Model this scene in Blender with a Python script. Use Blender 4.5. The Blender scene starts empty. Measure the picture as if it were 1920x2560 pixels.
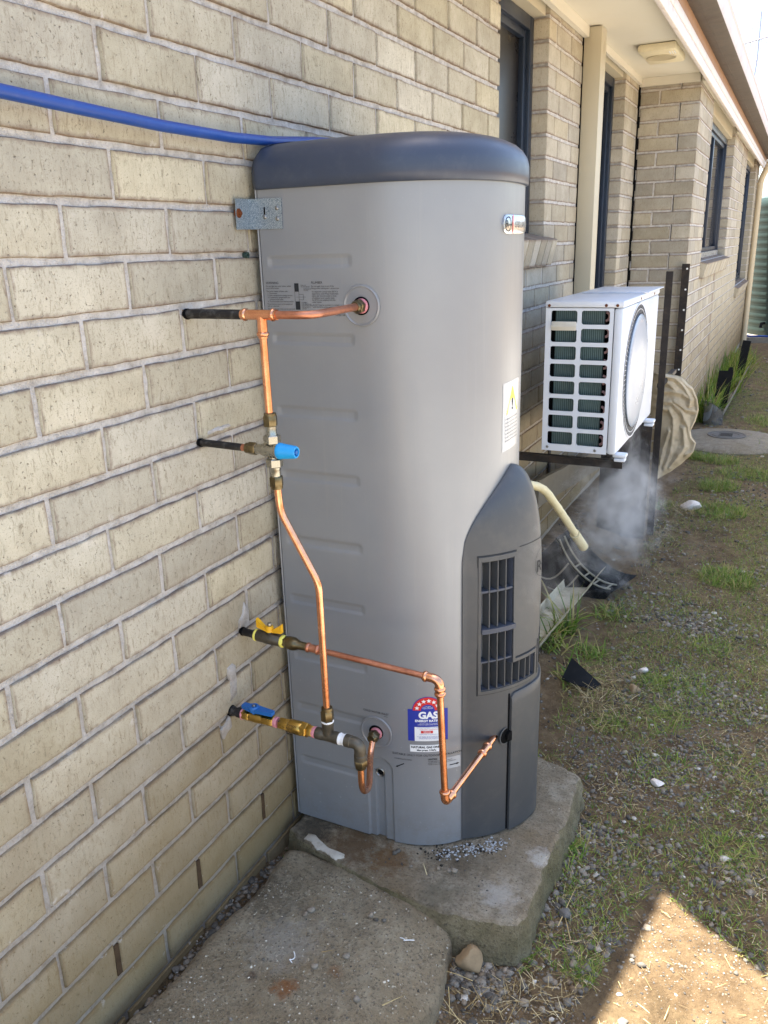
import bpy, bmesh, math, random
import numpy as np
from mathutils import Vector, Matrix, noise
random.seed(7)
rng = np.random.default_rng(11)
sc = bpy.context.scene
COL = sc.collection
PI = math.pi
R = math.radians

# ------------------------------------------------------------------ camera
cam = bpy.data.cameras.new('camera')
cam.sensor_fit = 'VERTICAL'
cam.sensor_height = 36.0
cam.lens = 2050.8 / 2560 * 36
cam.clip_start = 0.02
cam.clip_end = 500
camo = bpy.data.objects.new('camera', cam)
COL.objects.link(camo)
camo.location = (1.0012, -1.0903, 1.349)
camo.rotation_euler = (1.2583, 0.0275, 0.4529)
sc.camera = camo

# ------------------------------------------------------------------ sky and sun
SUN_TO = Vector((-0.55, 0.20, 2.5)).normalized()          # towards the sun: over the roof of the house
world = bpy.data.worlds.new('World')
sc.world = world
world.use_nodes = True
wn = world.node_tree.nodes
wl = world.node_tree.links
wn.clear()
sky = wn.new('ShaderNodeTexSky')
sky.sky_type = 'NISHITA'
sky.sun_disc = False
sky.sun_elevation = math.asin(SUN_TO.z)
sky.sun_rotation = math.atan2(SUN_TO.x, SUN_TO.y)
sky.air_density = 1.0
sky.dust_density = 2.4
sky.ozone_density = 0.6
bg = wn.new('ShaderNodeBackground')
bg.inputs['Strength'].default_value = 0.09
wo = wn.new('ShaderNodeOutputWorld')
wl.new(sky.outputs[0], bg.inputs['Color'])
wl.new(bg.outputs[0], wo.inputs['Surface'])
sun = bpy.data.lights.new('sun', 'SUN')
sun.energy = 5.0
sun.angle = R(0.55)
sun.color = (1.0, 0.95, 0.87)
suno = bpy.data.objects.new('sun', sun)
COL.objects.link(suno)
suno.rotation_euler = SUN_TO.to_track_quat('Z', 'Y').to_euler()
suno.location = (0, 0, 8)
sc.view_settings.view_transform = 'Standard'
sc.view_settings.look = 'None'
sc.view_settings.gamma = 1.0
sc.view_settings.exposure = 2.62
sc.cycles.use_denoising = True
sc.cycles.max_bounces = 8
sc.cycles.diffuse_bounces = 4
sc.cycles.glossy_bounces = 4
sc.cycles.transmission_bounces = 4
sc.cycles.volume_bounces = 1
sc.cycles.volume_step_rate = 1.5
sc.cycles.volume_max_steps = 128
sc.cycles.sample_clamp_indirect = 6.0

# ------------------------------------------------------------------ materials
def lin(r, g, b):
    f = lambda c: (c / 255) / 12.92 if c / 255 <= 0.04045 else ((c / 255 + 0.055) / 1.055) ** 2.4
    return (f(r), f(g), f(b), 1.0)

class NT:
    def __init__(s, name):
        s.m = bpy.data.materials.new(name)
        s.m.use_nodes = True
        s.t = s.m.node_tree
        s.t.nodes.clear()
        s.out = s.n('ShaderNodeOutputMaterial')
        s.b = s.n('ShaderNodeBsdfPrincipled')
        s.l(s.b.outputs[0], s.out.inputs['Surface'])
    def n(s, typ, **kw):
        nd = s.t.nodes.new(typ)
        for k, v in kw.items():
            if k in nd.inputs.keys():
                nd.inputs[k].default_value = v
            else:
                setattr(nd, k, v)
        return nd
    def l(s, a, b):
        s.t.links.new(a, b)
    def set(s, **kw):
        for k, v in kw.items():
            s.b.inputs[k.replace('_', ' ')].default_value = v
    def noise(s, vec, scale, detail=4, rough=0.6, dist=0.0):
        nd = s.n('ShaderNodeTexNoise')
        nd.inputs['Scale'].default_value = scale
        nd.inputs['Detail'].default_value = detail
        nd.inputs['Roughness'].default_value = rough
        nd.inputs['Distortion'].default_value = dist
        if vec is not None:
            s.l(vec, nd.inputs['Vector'])
        return nd.outputs['Fac']
    def ramp(s, fac, stops):
        nd = s.n('ShaderNodeValToRGB')
        e = nd.color_ramp.elements
        while len(e) < len(stops):
            e.new(0.5)
        for el, (p, c) in zip(e, stops):
            el.position = p
            el.color = c if len(c) == 4 else (*c, 1)
        s.l(fac, nd.inputs['Fac'])
        return nd.outputs['Color']
    def mix(s, fac, a, b, mode='MIX'):
        nd = s.n('ShaderNodeMix', data_type='RGBA', blend_type=mode)
        for sock, v in ((nd.inputs['Factor'], fac), (nd.inputs['A'], a), (nd.inputs['B'], b)):
            pass
        fi = [i for i in nd.inputs if i.name == 'Factor' and i.type == 'VALUE'][0]
        ai = [i for i in nd.inputs if i.name == 'A' and i.type == 'RGBA'][0]
        bi = [i for i in nd.inputs if i.name == 'B' and i.type == 'RGBA'][0]
        for sock, v in ((fi, fac), (ai, a), (bi, b)):
            if isinstance(v, (int, float)):
                sock.default_value = v
            elif isinstance(v, tuple):
                sock.default_value = v if len(v) == 4 else (*v, 1)
            else:
                s.l(v, sock)
        return [o for o in nd.outputs if o.type == 'RGBA'][0]
    def math(s, op, a, b=None, clamp=False):
        nd = s.n('ShaderNodeMath', operation=op, use_clamp=clamp)
        for i, v in enumerate((a, b)):
            if v is None:
                continue
            if isinstance(v, (int, float)):
                nd.inputs[i].default_value = v
            else:
                s.l(v, nd.inputs[i])
        return nd.outputs[0]
    def maprange(s, v, a, b, c=0.0, d=1.0):
        nd = s.n('ShaderNodeMapRange')
        nd.inputs['From Min'].default_value = a
        nd.inputs['From Max'].default_value = b
        nd.inputs['To Min'].default_value = c
        nd.inputs['To Max'].default_value = d
        s.l(v, nd.inputs['Value'])
        return nd.outputs[0]
    def mapping(s, vec, scale=(1, 1, 1), loc=None):
        nd = s.n('ShaderNodeMapping')
        nd.inputs['Scale'].default_value = scale
        s.l(vec, nd.inputs['Vector'])
        if loc is not None:
            s.l(loc, nd.inputs['Location'])
        return nd.outputs[0]
    def obj(s):
        return s.n('ShaderNodeTexCoord').outputs['Object']
    def gen(s):
        return s.n('ShaderNodeTexCoord').outputs['Generated']
    def wpos(s):
        return s.n('ShaderNodeNewGeometry').outputs['Position']
    def island(s):
        return s.n('ShaderNodeNewGeometry').outputs['Random Per Island']
    def rnd(s):
        return s.n('ShaderNodeObjectInfo').outputs['Random']
    def bump(s, h, strength=0.5, dist=0.002):
        nd = s.n('ShaderNodeBump')
        nd.inputs['Strength'].default_value = strength
        nd.inputs['Distance'].default_value = dist
        s.l(h, nd.inputs['Height'])
        s.l(nd.outputs[0], s.b.inputs['Normal'])
    def color(s, c):
        if isinstance(c, tuple):
            s.b.inputs['Base Color'].default_value = c
        else:
            s.l(c, s.b.inputs['Base Color'])

M = {}
def simple(name, col, rough=0.5, metal=0.0, spec=0.5, var=0.08, vscale=30, bump=0.0, bscale=300, coat=0.0, dirt=None):
    t = NT(name)
    p = t.wpos()
    nz = t.noise(p, vscale, 5, 0.65)
    lo = tuple(max(0, c * (1 - var)) for c in col[:3]) + (1,)
    hi = tuple(min(1, c * (1 + var)) for c in col[:3]) + (1,)
    c = t.ramp(nz, [(0.3, lo), (0.7, hi)])
    if dirt:
        dc, amt, dsc = dirt
        d = t.noise(p, dsc, 6, 0.7)
        dm = t.maprange(d, 0.5, 0.75, 0.0, amt)
        c = t.mix(dm, c, dc)
    t.color(c)
    r2 = t.maprange(nz, 0.3, 0.7, max(0.02, rough - 0.06), min(1, rough + 0.06))
    t.l(r2, t.b.inputs['Roughness'])
    t.set(Metallic=metal)
    t.b.inputs['Specular IOR Level'].default_value = spec
    t.b.inputs['Coat Weight'].default_value = coat
    if bump:
        t.bump(t.noise(p, bscale, 4, 0.6), bump, 0.001)
    M[name] = t.m
    return t

def make_brick(name, a, b, cc, edge, grain=1.0):
    t = NT(name)
    o = t.obj()
    rn = t.rnd()
    off = t.n('ShaderNodeCombineXYZ')
    rr = t.math('MULTIPLY', rn, 37.0)
    t.l(rr, off.inputs[0]); t.l(rr, off.inputs[1]); t.l(rr, off.inputs[2])
    v = t.mapping(o, (1, 1, 1), off.outputs[0])
    vs = t.mapping(o, (1, 1, 0.28), off.outputs[0])
    n1 = t.noise(v, 9, 5, 0.65)
    base = t.ramp(n1, [(0.25, a), (0.55, b), (0.8, cc)])
    tint = t.maprange(rn, 0, 1, 0.80, 1.12)
    hs = t.n('ShaderNodeHueSaturation')
    t.l(base, hs.inputs['Color']); t.l(tint, hs.inputs['Value'])
    sat = t.maprange(t.math('FRACT', t.math('MULTIPLY', rn, 7.31)), 0, 1, 0.8, 1.12)
    t.l(sat, hs.inputs['Saturation'])
    c = hs.outputs['Color']
    # vertical wire-cut drag marks and dark pits
    n2 = t.noise(vs, 150, 6, 0.8, 0.6)
    c = t.mix(t.maprange(n2, 0.53, 0.70, 0, 0.8 * grain), c, lin(118, 106, 84))
    c = t.mix(t.maprange(n2, 0.28, 0.42, 0.35 * grain, 0.0), c, lin(208, 201, 180))
    n3 = t.noise(v, 210, 3, 0.6)
    c = t.mix(t.maprange(n3, 0.64, 0.70, 0, 0.7 * grain), c, lin(84, 70, 56))
    n7 = t.noise(v, 480, 3, 0.6)
    c = t.mix(t.maprange(n7, 0.58, 0.70, 0, 0.55 * grain), c, lin(112, 98, 80))
    # fired purple-brown arrises
    g = t.gen()
    sp = t.n('ShaderNodeSeparateXYZ'); t.l(g, sp.inputs[0])
    dy = t.math('MULTIPLY', t.math('MINIMUM', sp.outputs[1], t.math('SUBTRACT', 1.0, sp.outputs[1])), 0.23)
    tn = t.n('ShaderNodeTexCoord'); ns3 = t.n('ShaderNodeSeparateXYZ'); t.l(tn.outputs['Normal'], ns3.inputs[0])
    dy = t.math('ADD', dy, t.math('MULTIPLY', t.math('GREATER_THAN', t.math('ABSOLUTE', ns3.outputs[1]), 0.8), 0.012))
    dz = t.math('MULTIPLY', t.math('MINIMUM', sp.outputs[2], t.math('SUBTRACT', 1.0, sp.outputs[2])), 0.076)
    d = t.math('MINIMUM', dy, dz)
    n4 = t.noise(v, 45, 5, 0.7)
    d2 = t.math('ADD', d, t.math('MULTIPLY', t.math('SUBTRACT', n4, 0.5), -0.018))
    em = t.maprange(d2, 0.0005, 0.0085, 0.85, 0.0)
    c = t.mix(em, c, edge)
    # soil splash and damp, with the lower wall's shade painted in too
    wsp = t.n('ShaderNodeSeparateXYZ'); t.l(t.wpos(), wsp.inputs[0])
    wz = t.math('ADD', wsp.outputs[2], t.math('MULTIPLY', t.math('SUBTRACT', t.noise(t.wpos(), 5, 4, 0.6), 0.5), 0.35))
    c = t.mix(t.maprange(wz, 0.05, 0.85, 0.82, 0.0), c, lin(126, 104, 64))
    # mortar smears
    n5 = t.noise(v, 26, 5, 0.7)
    sm = t.math('MULTIPLY', t.maprange(n5, 0.62, 0.72, 0, 0.8), t.maprange(d, 0.0, 0.02, 1.0, 0.0))
    c = t.mix(sm, c, lin(205, 198, 188))
    t.color(c)
    t.set(Roughness=0.9)
    t.b.inputs['Specular IOR Level'].default_value = 0.25
    h = t.math('ADD', t.math('MULTIPLY', n2, 0.6), t.math('MULTIPLY', t.maprange(n3, 0.6, 0.72, 1, 0), 0.5))
    t.bump(h, 0.8, 0.0022)
    M[name] = t.m

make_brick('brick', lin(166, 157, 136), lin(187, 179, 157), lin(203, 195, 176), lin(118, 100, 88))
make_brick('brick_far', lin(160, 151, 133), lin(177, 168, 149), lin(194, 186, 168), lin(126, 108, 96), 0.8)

t = NT('mortar')
p = t.wpos()
n1 = t.noise(p, 35, 6, 0.7)
c = t.ramp(n1, [(0.3, lin(166, 159, 151)), (0.5, lin(204, 199, 193)), (0.75, lin(226, 222, 218))])
n2 = t.noise(p, 220, 4, 0.7)
c = t.mix(t.maprange(n2, 0.58, 0.72, 0, 0.5), c, lin(128, 116, 104))
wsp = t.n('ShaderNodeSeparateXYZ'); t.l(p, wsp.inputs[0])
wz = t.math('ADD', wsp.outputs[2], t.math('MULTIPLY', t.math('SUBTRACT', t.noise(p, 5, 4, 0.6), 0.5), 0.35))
c = t.mix(t.maprange(wz, 0.05, 0.85, 0.72, 0.0), c, lin(142, 124, 98))  # splash tint that also carries the painted shade of the lower wall
t.color(c); t.set(Roughness=0.95)
t.b.inputs['Specular IOR Level'].default_value = 0.2
t.bump(t.math('ADD', n1, n2), 1.0, 0.006)
M['mortar'] = t.m

t = NT('tank_paint')
p = t.wpos()
st1 = t.noise(t.mapping(p, (60, 60, 1.6)), 1.0, 5, 0.65)
cl1 = t.noise(p, 5, 5, 0.6)
c = t.ramp(cl1, [(0.3, lin(137, 139, 142)), (0.7, lin(144, 146, 148))])
c = t.mix(t.maprange(st1, 0.58, 0.8, 0, 0.16), c, lin(176, 172, 162))
spz = t.n('ShaderNodeSeparateXYZ'); t.l(p, spz.inputs[0])
spots = t.math('MULTIPLY', t.maprange(t.noise(p, 190, 2, 0.5), 0.72, 0.76, 0, 0.55), t.maprange(spz.outputs[2], 0.10, 0.55, 1.0, 0.12))
c = t.mix(spots, c, lin(198, 196, 190))
c = t.mix(t.math('MULTIPLY', t.maprange(t.noise(p, 26, 6, 0.75), 0.45, 0.75, 0, 0.5), t.maprange(spz.outputs[2], 0.0, 0.16, 1.0, 0.0)), c, lin(122, 112, 94))
t.color(c)
t.l(t.math('ADD', t.maprange(st1, 0.3, 0.8, 0.30, 0.44), t.math('MULTIPLY', spots, 0.3)), t.b.inputs['Roughness'])
t.set(Metallic=0.28)
t.bump(t.math('ADD', t.math('MULTIPLY', t.noise(p, 2.5, 2, 0.5), 8.0), t.noise(p, 500, 3, 0.5)), 0.10, 0.0012)
M['tank_paint'] = t.m
simple('lid_plastic', lin(54, 62, 78), 0.38, 0.0, 0.5, 0.06, 8, 0.03, 900, 0, (lin(96, 100, 106), 0.22, 26))
simple('cowl_plastic', lin(66, 68, 70), 0.46, 0.0, 0.5, 0.05, 8, 0.04, 1200, 0, (lin(98, 95, 88), 0.3, 18))
simple('cowl_dark', lin(40, 43, 48), 0.55, 0, 0.4, 0.05)
simple('cowl_inner', lin(66, 71, 82), 0.5, 0, 0.4, 0.05)
simple('black_void', lin(14, 14, 15), 0.9, 0, 0.1)
simple('weep_dark', lin(78, 62, 46), 0.95, 0, 0.1, 0.3, 60)
simple('engraved', lin(40, 42, 44), 0.7, 0, 0.2)
simple('ink', lin(28, 28, 30), 0.7, 0, 0.2, 0.0)
simple('label_white', lin(232, 232, 230), 0.4, 0, 0.5, 0.01)
simple('label_blue', lin(36, 52, 150), 0.35, 0, 0.5, 0.01)
simple('label_red', lin(206, 44, 40), 0.35, 0, 0.5, 0.01)
simple('label_yellow', lin(240, 214, 40), 0.4, 0, 0.5, 0.01)
simple('print_grey', lin(120, 120, 120), 0.5, 0, 0.5, 0.0)
simple('clear_label', lin(172, 174, 176), 0.2, 0, 0.5, 0.01)
simple('badge_silver', lin(196, 198, 202), 0.22, 0.85, 0.5, 0.02)

t = NT('copper')
p = t.wpos()
n1 = t.noise(p, 28, 5, 0.7)
c = t.ramp(n1, [(0.25, lin(206, 136, 100)), (0.5, lin(230, 164, 126)), (0.8, lin(240, 186, 150))])
t.color(c); t.set(Metallic=1.0)
t.l(t.maprange(t.noise(p, 50, 4, 0.7), 0.3, 0.75, 0.16, 0.32), t.b.inputs['Roughness'])
M['copper'] = t.m
t = NT('copper_dull')
p = t.wpos()
n1 = t.noise(p, 40, 5, 0.7)
c = t.ramp(n1, [(0.25, lin(150, 98, 78)), (0.5, lin(190, 128, 100)), (0.8, lin(214, 152, 124))])
t.color(c); t.set(Metallic=0.9)
t.l(t.maprange(n1, 0.3, 0.75, 0.32, 0.55), t.b.inputs['Roughness'])
M['copper_dull'] = t.m
simple('brass', lin(190, 156, 84), 0.3, 1.0, 0.5, 0.12, 60, 0.05, 200, 0, (lin(104, 82, 44), 0.5, 40))
simple('brass_dark', lin(116, 104, 78), 0.36, 1.0, 0.5, 0.2, 70, 0.05, 200, 0, (lin(60, 50, 34), 0.6, 50))
simple('bronze', lin(98, 92, 80), 0.5, 0.75, 0.5, 0.18, 90, 0.12, 300, 0, (lin(62, 52, 40), 0.5, 60))
simple('nickel', lin(160, 157, 146), 0.27, 1.0, 0.5, 0.06, 60, 0.04, 200)
simple('black_lagging', lin(30, 27, 26), 0.6, 0, 0.4, 0.3, 90, 0.3, 120, 0, (lin(120, 118, 112), 0.5, 55))
simple('blue_plastic', lin(26, 150, 214), 0.4, 0, 0.5, 0.04, 20)
simple('blue_handle', lin(24, 96, 164), 0.45, 0, 0.5, 0.06, 40)
simple('blue_pipe', lin(18, 62, 138), 0.42, 0, 0.5, 0.07, 14, 0.05, 200, 0, (lin(110, 130, 170), 0.15, 30))
simple('yellow_handle', lin(238, 176, 20), 0.5, 0, 0.5, 0.06, 60)
simple('tape_yellow', lin(232, 220, 100), 0.6)
simple('tape_pink', lin(204, 132, 138), 0.6, 0, 0.4, 0.15, 200, 0.4, 300)
simple('tape_white', lin(228, 226, 222), 0.6, 0, 0.4, 0.06, 200, 0.4, 300)
simple('screw_steel', lin(150, 150, 148), 0.35, 1.0)
simple('rust', lin(108, 62, 36), 0.9, 0.1, 0.2, 0.3, 200)

t = NT('galvanised')
p = t.wpos()
vo = t.n('ShaderNodeTexVoronoi')
vo.inputs['Scale'].default_value = 75
nzv = t.n('ShaderNodeTexNoise'); nzv.inputs['Scale'].default_value = 60
t.l(p, nzv.inputs['Vector'])
mv = t.n('ShaderNodeMix', data_type='VECTOR')
vin = [i for i in mv.inputs if i.type == 'VECTOR']
t.l(p, vin[0]); t.l(nzv.outputs['Color'], vin[1])
[i for i in mv.inputs if i.type == 'VALUE'][0].default_value = 0.012
t.l([o for o in mv.outputs if o.type == 'VECTOR'][0], vo.inputs['Vector'])
sp = t.n('ShaderNodeSeparateColor'); t.l(vo.outputs['Color'], sp.inputs[0])
t.color(t.ramp(sp.outputs[0], [(0.1, lin(96, 112, 124)), (0.5, lin(142, 156, 166)), (0.9, lin(206, 214, 220))]))
t.l(t.maprange(sp.outputs[1], 0, 1, 0.32, 0.6), t.b.inputs['Roughness'])
t.set(Metallic=0.75)
M['galvanised'] = t.m

def make_concrete(name, a, b, cc, stain, bumpd=0.004, sc_=1.0, agg=0.6):
    t = NT(name)
    p = t.wpos()
    n0 = t.noise(p, 3.2 * sc_, 6, 0.65)
    n1 = t.noise(p, 16 * sc_, 7, 0.72)
    n2 = t.noise(p, 160 * sc_, 5, 0.7)
    c = t.ramp(n1, [(0.28, a), (0.52, b), (0.78, cc)])
    c = t.mix(t.maprange(n0, 0.42, 0.66, 0.0, 0.75), c, stain)
    c = t.mix(t.maprange(n2, 0.53, 0.64, 0, agg), c, lin(64, 57, 48))
    n6 = t.noise(p, 55 * sc_, 5, 0.75)
    c = t.mix(t.maprange(n6, 0.48, 0.72, 0, agg * 0.7), c, lin(84, 74, 58))
    n5 = t.noise(p, 300 * sc_, 3, 0.6)
    c = t.mix(t.maprange(n5, 0.66, 0.74, 0, 0.5), c, lin(196, 192, 182))
    t.color(c)
    t.set(Roughness=0.88)
    t.b.inputs['Specular IOR Level'].default_value = 0.35
    t.bump(t.math('ADD', t.math('MULTIPLY', n1, 1.2), t.math('ADD', t.math('MULTIPLY', n2, 0.9), n6)), 1.0, bumpd)
    M[name] = t.m
    return t
def stain_into(t, spots):
    link_ = t.b.inputs['Base Color'].links[0]
    c = link_.from_socket
    p = t.wpos()
    for loc, r_, col, amt in spots:
        d = t.n('ShaderNodeVectorMath', operation='DISTANCE')
        t.l(p, d.inputs[0]); d.inputs[1].default_value = loc
        n_ = t.noise(p, 38, 5, 0.75)
        q = t.math('ADD', d.outputs['Value'], t.math('MULTIPLY', t.math('SUBTRACT', n_, 0.5), r_ * 2.6))
        c = t.mix(t.maprange(q, r_ * 0.35, r_, amt, 0.0), c, col)
    t.color(c)
st_ = make_concrete('slab_concrete', lin(104, 93, 76), lin(148, 136, 114), lin(184, 174, 154), lin(128, 107, 76), 0.008)
stain_into(st_, [((0.20, 0.31, 0), 0.09, lin(96, 72, 44), 0.8), ((0.30, 0.30, 0), 0.06, lin(110, 80, 46), 0.75), ((0.08, 0.33, 0), 0.07, lin(60, 54, 44), 0.8), ((0.45, 0.37, 0), 0.07, lin(86, 72, 52), 0.6), ((0.56, 0.30, 0), 0.05, lin(186, 180, 168), 0.55), ((0.61, 0.45, 0), 0.035, lin(196, 190, 178), 0.6), ((0.44, 0.25, 0), 0.05, lin(92, 84, 64), 0.5)])
make_concrete('slab_side', lin(112, 101, 76), lin(146, 134, 104), lin(170, 158, 130), lin(110, 102, 66), 0.010)
pt_ = make_concrete('path_concrete', lin(136, 122, 98), lin(174, 158, 129), lin(198, 184, 157), lin(152, 131, 98), 0.016, 0.9, 0.6)
stain_into(pt_, [((0.262, -0.095, 0.0), 0.030, lin(150, 92, 40), 0.8), ((0.335, -0.02, 0.0), 0.020, lin(140, 96, 56), 0.6), ((0.10, -0.06, 0.02), 0.012, lin(176, 116, 52), 0.9), ((0.19, -0.10, 0.0), 0.016, lin(84, 56, 40), 0.6), ((0.20, 0.0, 0.0), 0.09, lin(178, 170, 156), 0.5), ((0.10, 0.10, 0.0), 0.10, lin(84, 74, 58), 0.5)])
make_concrete('bounce_concrete', lin(138, 133, 124), lin(156, 151, 142), lin(170, 165, 156), lin(146, 140, 128), 0.002, 1.0, 0.1)
make_concrete('manhole_concrete', lin(116, 106, 90), lin(142, 132, 114), lin(160, 150, 132), lin(122, 108, 82))

t = NT('soil')
p = t.wpos()
n0 = t.noise(p, 1.6, 6, 0.65)
n1 = t.noise(p, 14, 7, 0.75)
n2 = t.noise(p, 120, 6, 0.75)
c = t.ramp(n1, [(0.3, lin(84, 67, 47)), (0.5, lin(121, 100, 73)), (0.75, lin(156, 133, 100))])
c = t.mix(t.maprange(n0, 0.5, 0.64, 0, 0.4), c, lin(76, 72, 46))
c = t.mix(t.maprange(n2, 0.56, 0.7, 0, 0.55), c, lin(52, 42, 32))
n3 = t.noise(p, 210, 3, 0.5)
c = t.mix(t.maprange(n3, 0.66, 0.72, 0, 0.7), c, lin(150, 140, 124))
t.color(c); t.set(Roughness=0.95)
t.b.inputs['Specular IOR Level'].default_value = 0.2
t.bump(t.math('ADD', n1, n2), 1.0, 0.016)
M['soil'] = t.m

t = NT('stone')
i = t.island()
c = t.ramp(i, [(0.0, lin(66, 61, 54)), (0.35, lin(102, 96, 86)), (0.6, lin(126, 119, 107)), (0.8, lin(144, 132, 114)), (0.95, lin(110, 92, 70)), (0.995, lin(196, 188, 174))])
n1 = t.noise(t.wpos(), 240, 4, 0.6)
c = t.mix(t.maprange(n1, 0.45, 0.7, 0, 0.4), c, lin(66, 57, 44))
t.color(c); t.set(Roughness=0.9)
t.bump(n1, 0.5, 0.001)
M['stone'] = t.m
t = NT('aggregate')
c = t.ramp(t.island(), [(0.0, lin(84, 75, 60)), (0.4, lin(128, 115, 94)), (0.75, lin(160, 147, 122)), (0.95, lin(190, 180, 158)), (1.0, lin(212, 206, 192))])
t.color(c); t.set(Roughness=0.9)
M['aggregate'] = t.m
t = NT('grass')
i = t.island()
c = t.ramp(i, [(0.0, lin(78, 108, 34)), (0.4, lin(114, 142, 46)), (0.65, lin(148, 160, 64)), (0.82, lin(158, 148, 86)), (1.0, lin(182, 164, 110))])
t.color(c); t.set(Roughness=0.6)
t.b.inputs['Subsurface Weight'].default_value = 0.0
tr = t.n('ShaderNodeBsdfTranslucent'); t.l(c, tr.inputs['Color'])
mx = t.n('ShaderNodeMixShader'); mx.inputs[0].default_value = 0.35
t.l(t.b.outputs[0], mx.inputs[1]); t.l(tr.outputs[0], mx.inputs[2]); t.l(mx.outputs[0], t.out.inputs['Surface'])
M['grass'] = t.m
t = NT('straw')
c = t.ramp(t.island(), [(0.0, lin(92, 76, 50)), (0.35, lin(138, 116, 74)), (0.7, lin(176, 154, 102)), (1.0, lin(206, 190, 146))])
t.color(c); t.set(Roughness=0.8)
M['straw'] = t.m
simple('white_paint', lin(214, 219, 227), 0.35, 0, 0.5, 0.02, 6, 0.02, 300, 0, (lin(196, 192, 180), 0.12, 9))
simple('ac_disc', lin(150, 162, 178), 0.3, 0, 0.5, 0.01, 6)
t = NT('coil_fin')
p = t.wpos()
wv = t.n('ShaderNodeTexWave', wave_type='BANDS', bands_direction='X')
wv.inputs['Scale'].default_value = 42; wv.inputs['Distortion'].default_value = 1.0
t.l(p, wv.inputs['Vector'])
c = t.mix(wv.outputs['Fac'], lin(52, 72, 74), lin(98, 120, 120))
c = t.mix(t.maprange(t.noise(p, 12, 5, 0.7), 0.45, 0.7, 0, 0.45), c, lin(60, 70, 68))
t.color(c); t.set(Roughness=0.5, Metallic=0.4)
t.bump(wv.outputs['Fac'], 0.5, 0.001)
M['coil_fin'] = t.m
simple('fan_dark', lin(40, 41, 43), 0.8, 0, 0.2)
simple('tube_dull', lin(150, 118, 116), 0.45, 0.3)
simple('ac_vent_cover', lin(206, 202, 190), 0.5)
simple('steel_dark', lin(52, 48, 46), 0.55, 0.5, 0.4, 0.3, 20, 0.15, 200, 0, (lin(100, 84, 70), 0.5, 18))
simple('cream_paint', lin(190, 181, 158), 0.5, 0, 0.4, 0.03, 4, 0.02, 200)
simple('frame_blue', lin(40, 50, 66), 0.35, 0.3, 0.5, 0.05, 10)
simple('frame_silver', lin(186, 190, 194), 0.3, 0.7)
simple('window_glass', lin(34, 32, 32), 0.08, 0.0, 0.8, 0.15, 3)
simple('window_screen', lin(22, 19, 18), 0.3, 0.0, 0.5, 0.2, 3)
simple('soffit_paint', lin(212, 206, 190), 0.7, 0, 0.3, 0.03, 3, 0.05, 120, 0, (lin(196, 186, 156), 0.25, 6))
simple('soffit_edge', lin(112, 102, 88), 0.8, 0, 0.3, 0.3, 25, 0.3, 120, 0, (lin(70, 60, 50), 0.6, 30))
simple('fascia_white', lin(216, 208, 204), 0.5, 0, 0.4, 0.05, 20, 0.1, 120, 0, (lin(176, 154, 138), 0.4, 14))
simple('fascia_brown', lin(152, 118, 92), 0.6, 0, 0.4, 0.14, 24, 0.15, 150, 0, (lin(120, 76, 50), 0.4, 18))
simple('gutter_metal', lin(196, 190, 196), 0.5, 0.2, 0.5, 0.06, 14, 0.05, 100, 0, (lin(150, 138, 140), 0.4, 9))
simple('gutter_shade', lin(84, 76, 68), 0.7, 0.0, 0.4, 0.25, 16, 0.1, 100, 0, (lin(62, 48, 42), 0.7, 9))  # darker copy of the gutter metal, shade of the underside painted in
simple('roof_metal', lin(150, 148, 146), 0.5, 0.2)
simple('light_case', lin(226, 214, 180), 0.45)
simple('light_lens', lin(186, 172, 140), 0.4)
simple('canvas', lin(186, 172, 146), 0.95, 0, 0.1, 0.12, 12, 0.25, 700, 0, (lin(132, 112, 80), 0.6, 9))
simple('black_rubber', lin(12, 12, 13), 0.75, 0, 0.22, 0.2, 20, 0.1, 200, 0, (lin(60, 56, 50), 0.2, 24))
simple('rib_grey', lin(132, 126, 110), 0.55, 0, 0.4, 0.2, 40)
simple('hose_cream', lin(218, 206, 166), 0.6, 0, 0.4, 0.08, 30, 0.2, 120, 0, (lin(150, 134, 96), 0.4, 30))
simple('trough_cream', lin(190, 180, 154), 0.6, 0, 0.4, 0.12, 20, 0.05, 200, 0, (lin(112, 84, 40), 0.85, 11))
simple('board_grey', lin(116, 108, 94), 0.8, 0, 0.3, 0.12, 14, 0.15, 100, 0, (lin(110, 98, 78), 0.5, 9))
simple('chrome_part', lin(190, 200, 210), 0.12, 0.9)
simple('downpipe_paint', lin(196, 180, 150), 0.45, 0, 0.4, 0.04)
simple('tank_green', lin(52, 70, 64), 0.55, 0, 0.4, 0.05, 6)
simple('timber_grey', lin(140, 130, 116), 0.85, 0, 0.2, 0.15, 20, 0.2, 120)
simple('antenna_metal', lin(170, 170, 176), 0.4, 0.6)
simple('stone_white', lin(214, 204, 192), 0.9, 0, 0.2, 0.1, 60, 0.5, 120, 0, (lin(176, 140, 120), 0.4, 40))
simple('stone_tan', lin(150, 128, 98), 0.9, 0, 0.2, 0.1, 60, 0.5, 120, 0, (lin(110, 98, 78), 0.4, 40))
simple('stone_grey', lin(104, 100, 94), 0.9, 0, 0.2, 0.1, 60, 0.5, 120)
simple('paint_spill', lin(188, 180, 164), 0.85, 0, 0.3, 0.1, 40, 0.5, 150, 0, (lin(128, 114, 90), 0.9, 34))
simple('ash', lin(168, 168, 166), 0.9, 0, 0.2, 0.3, 400)
simple('char', lin(58, 54, 48), 0.95, 0, 0.1, 0.3, 200, 0.5, 200)
simple('rust_chip', lin(176, 112, 46), 0.9, 0, 0.2, 0.2, 120)
simple('fence_panel', lin(206, 196, 172), 0.6, 0, 0.3, 0.03)

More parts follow.
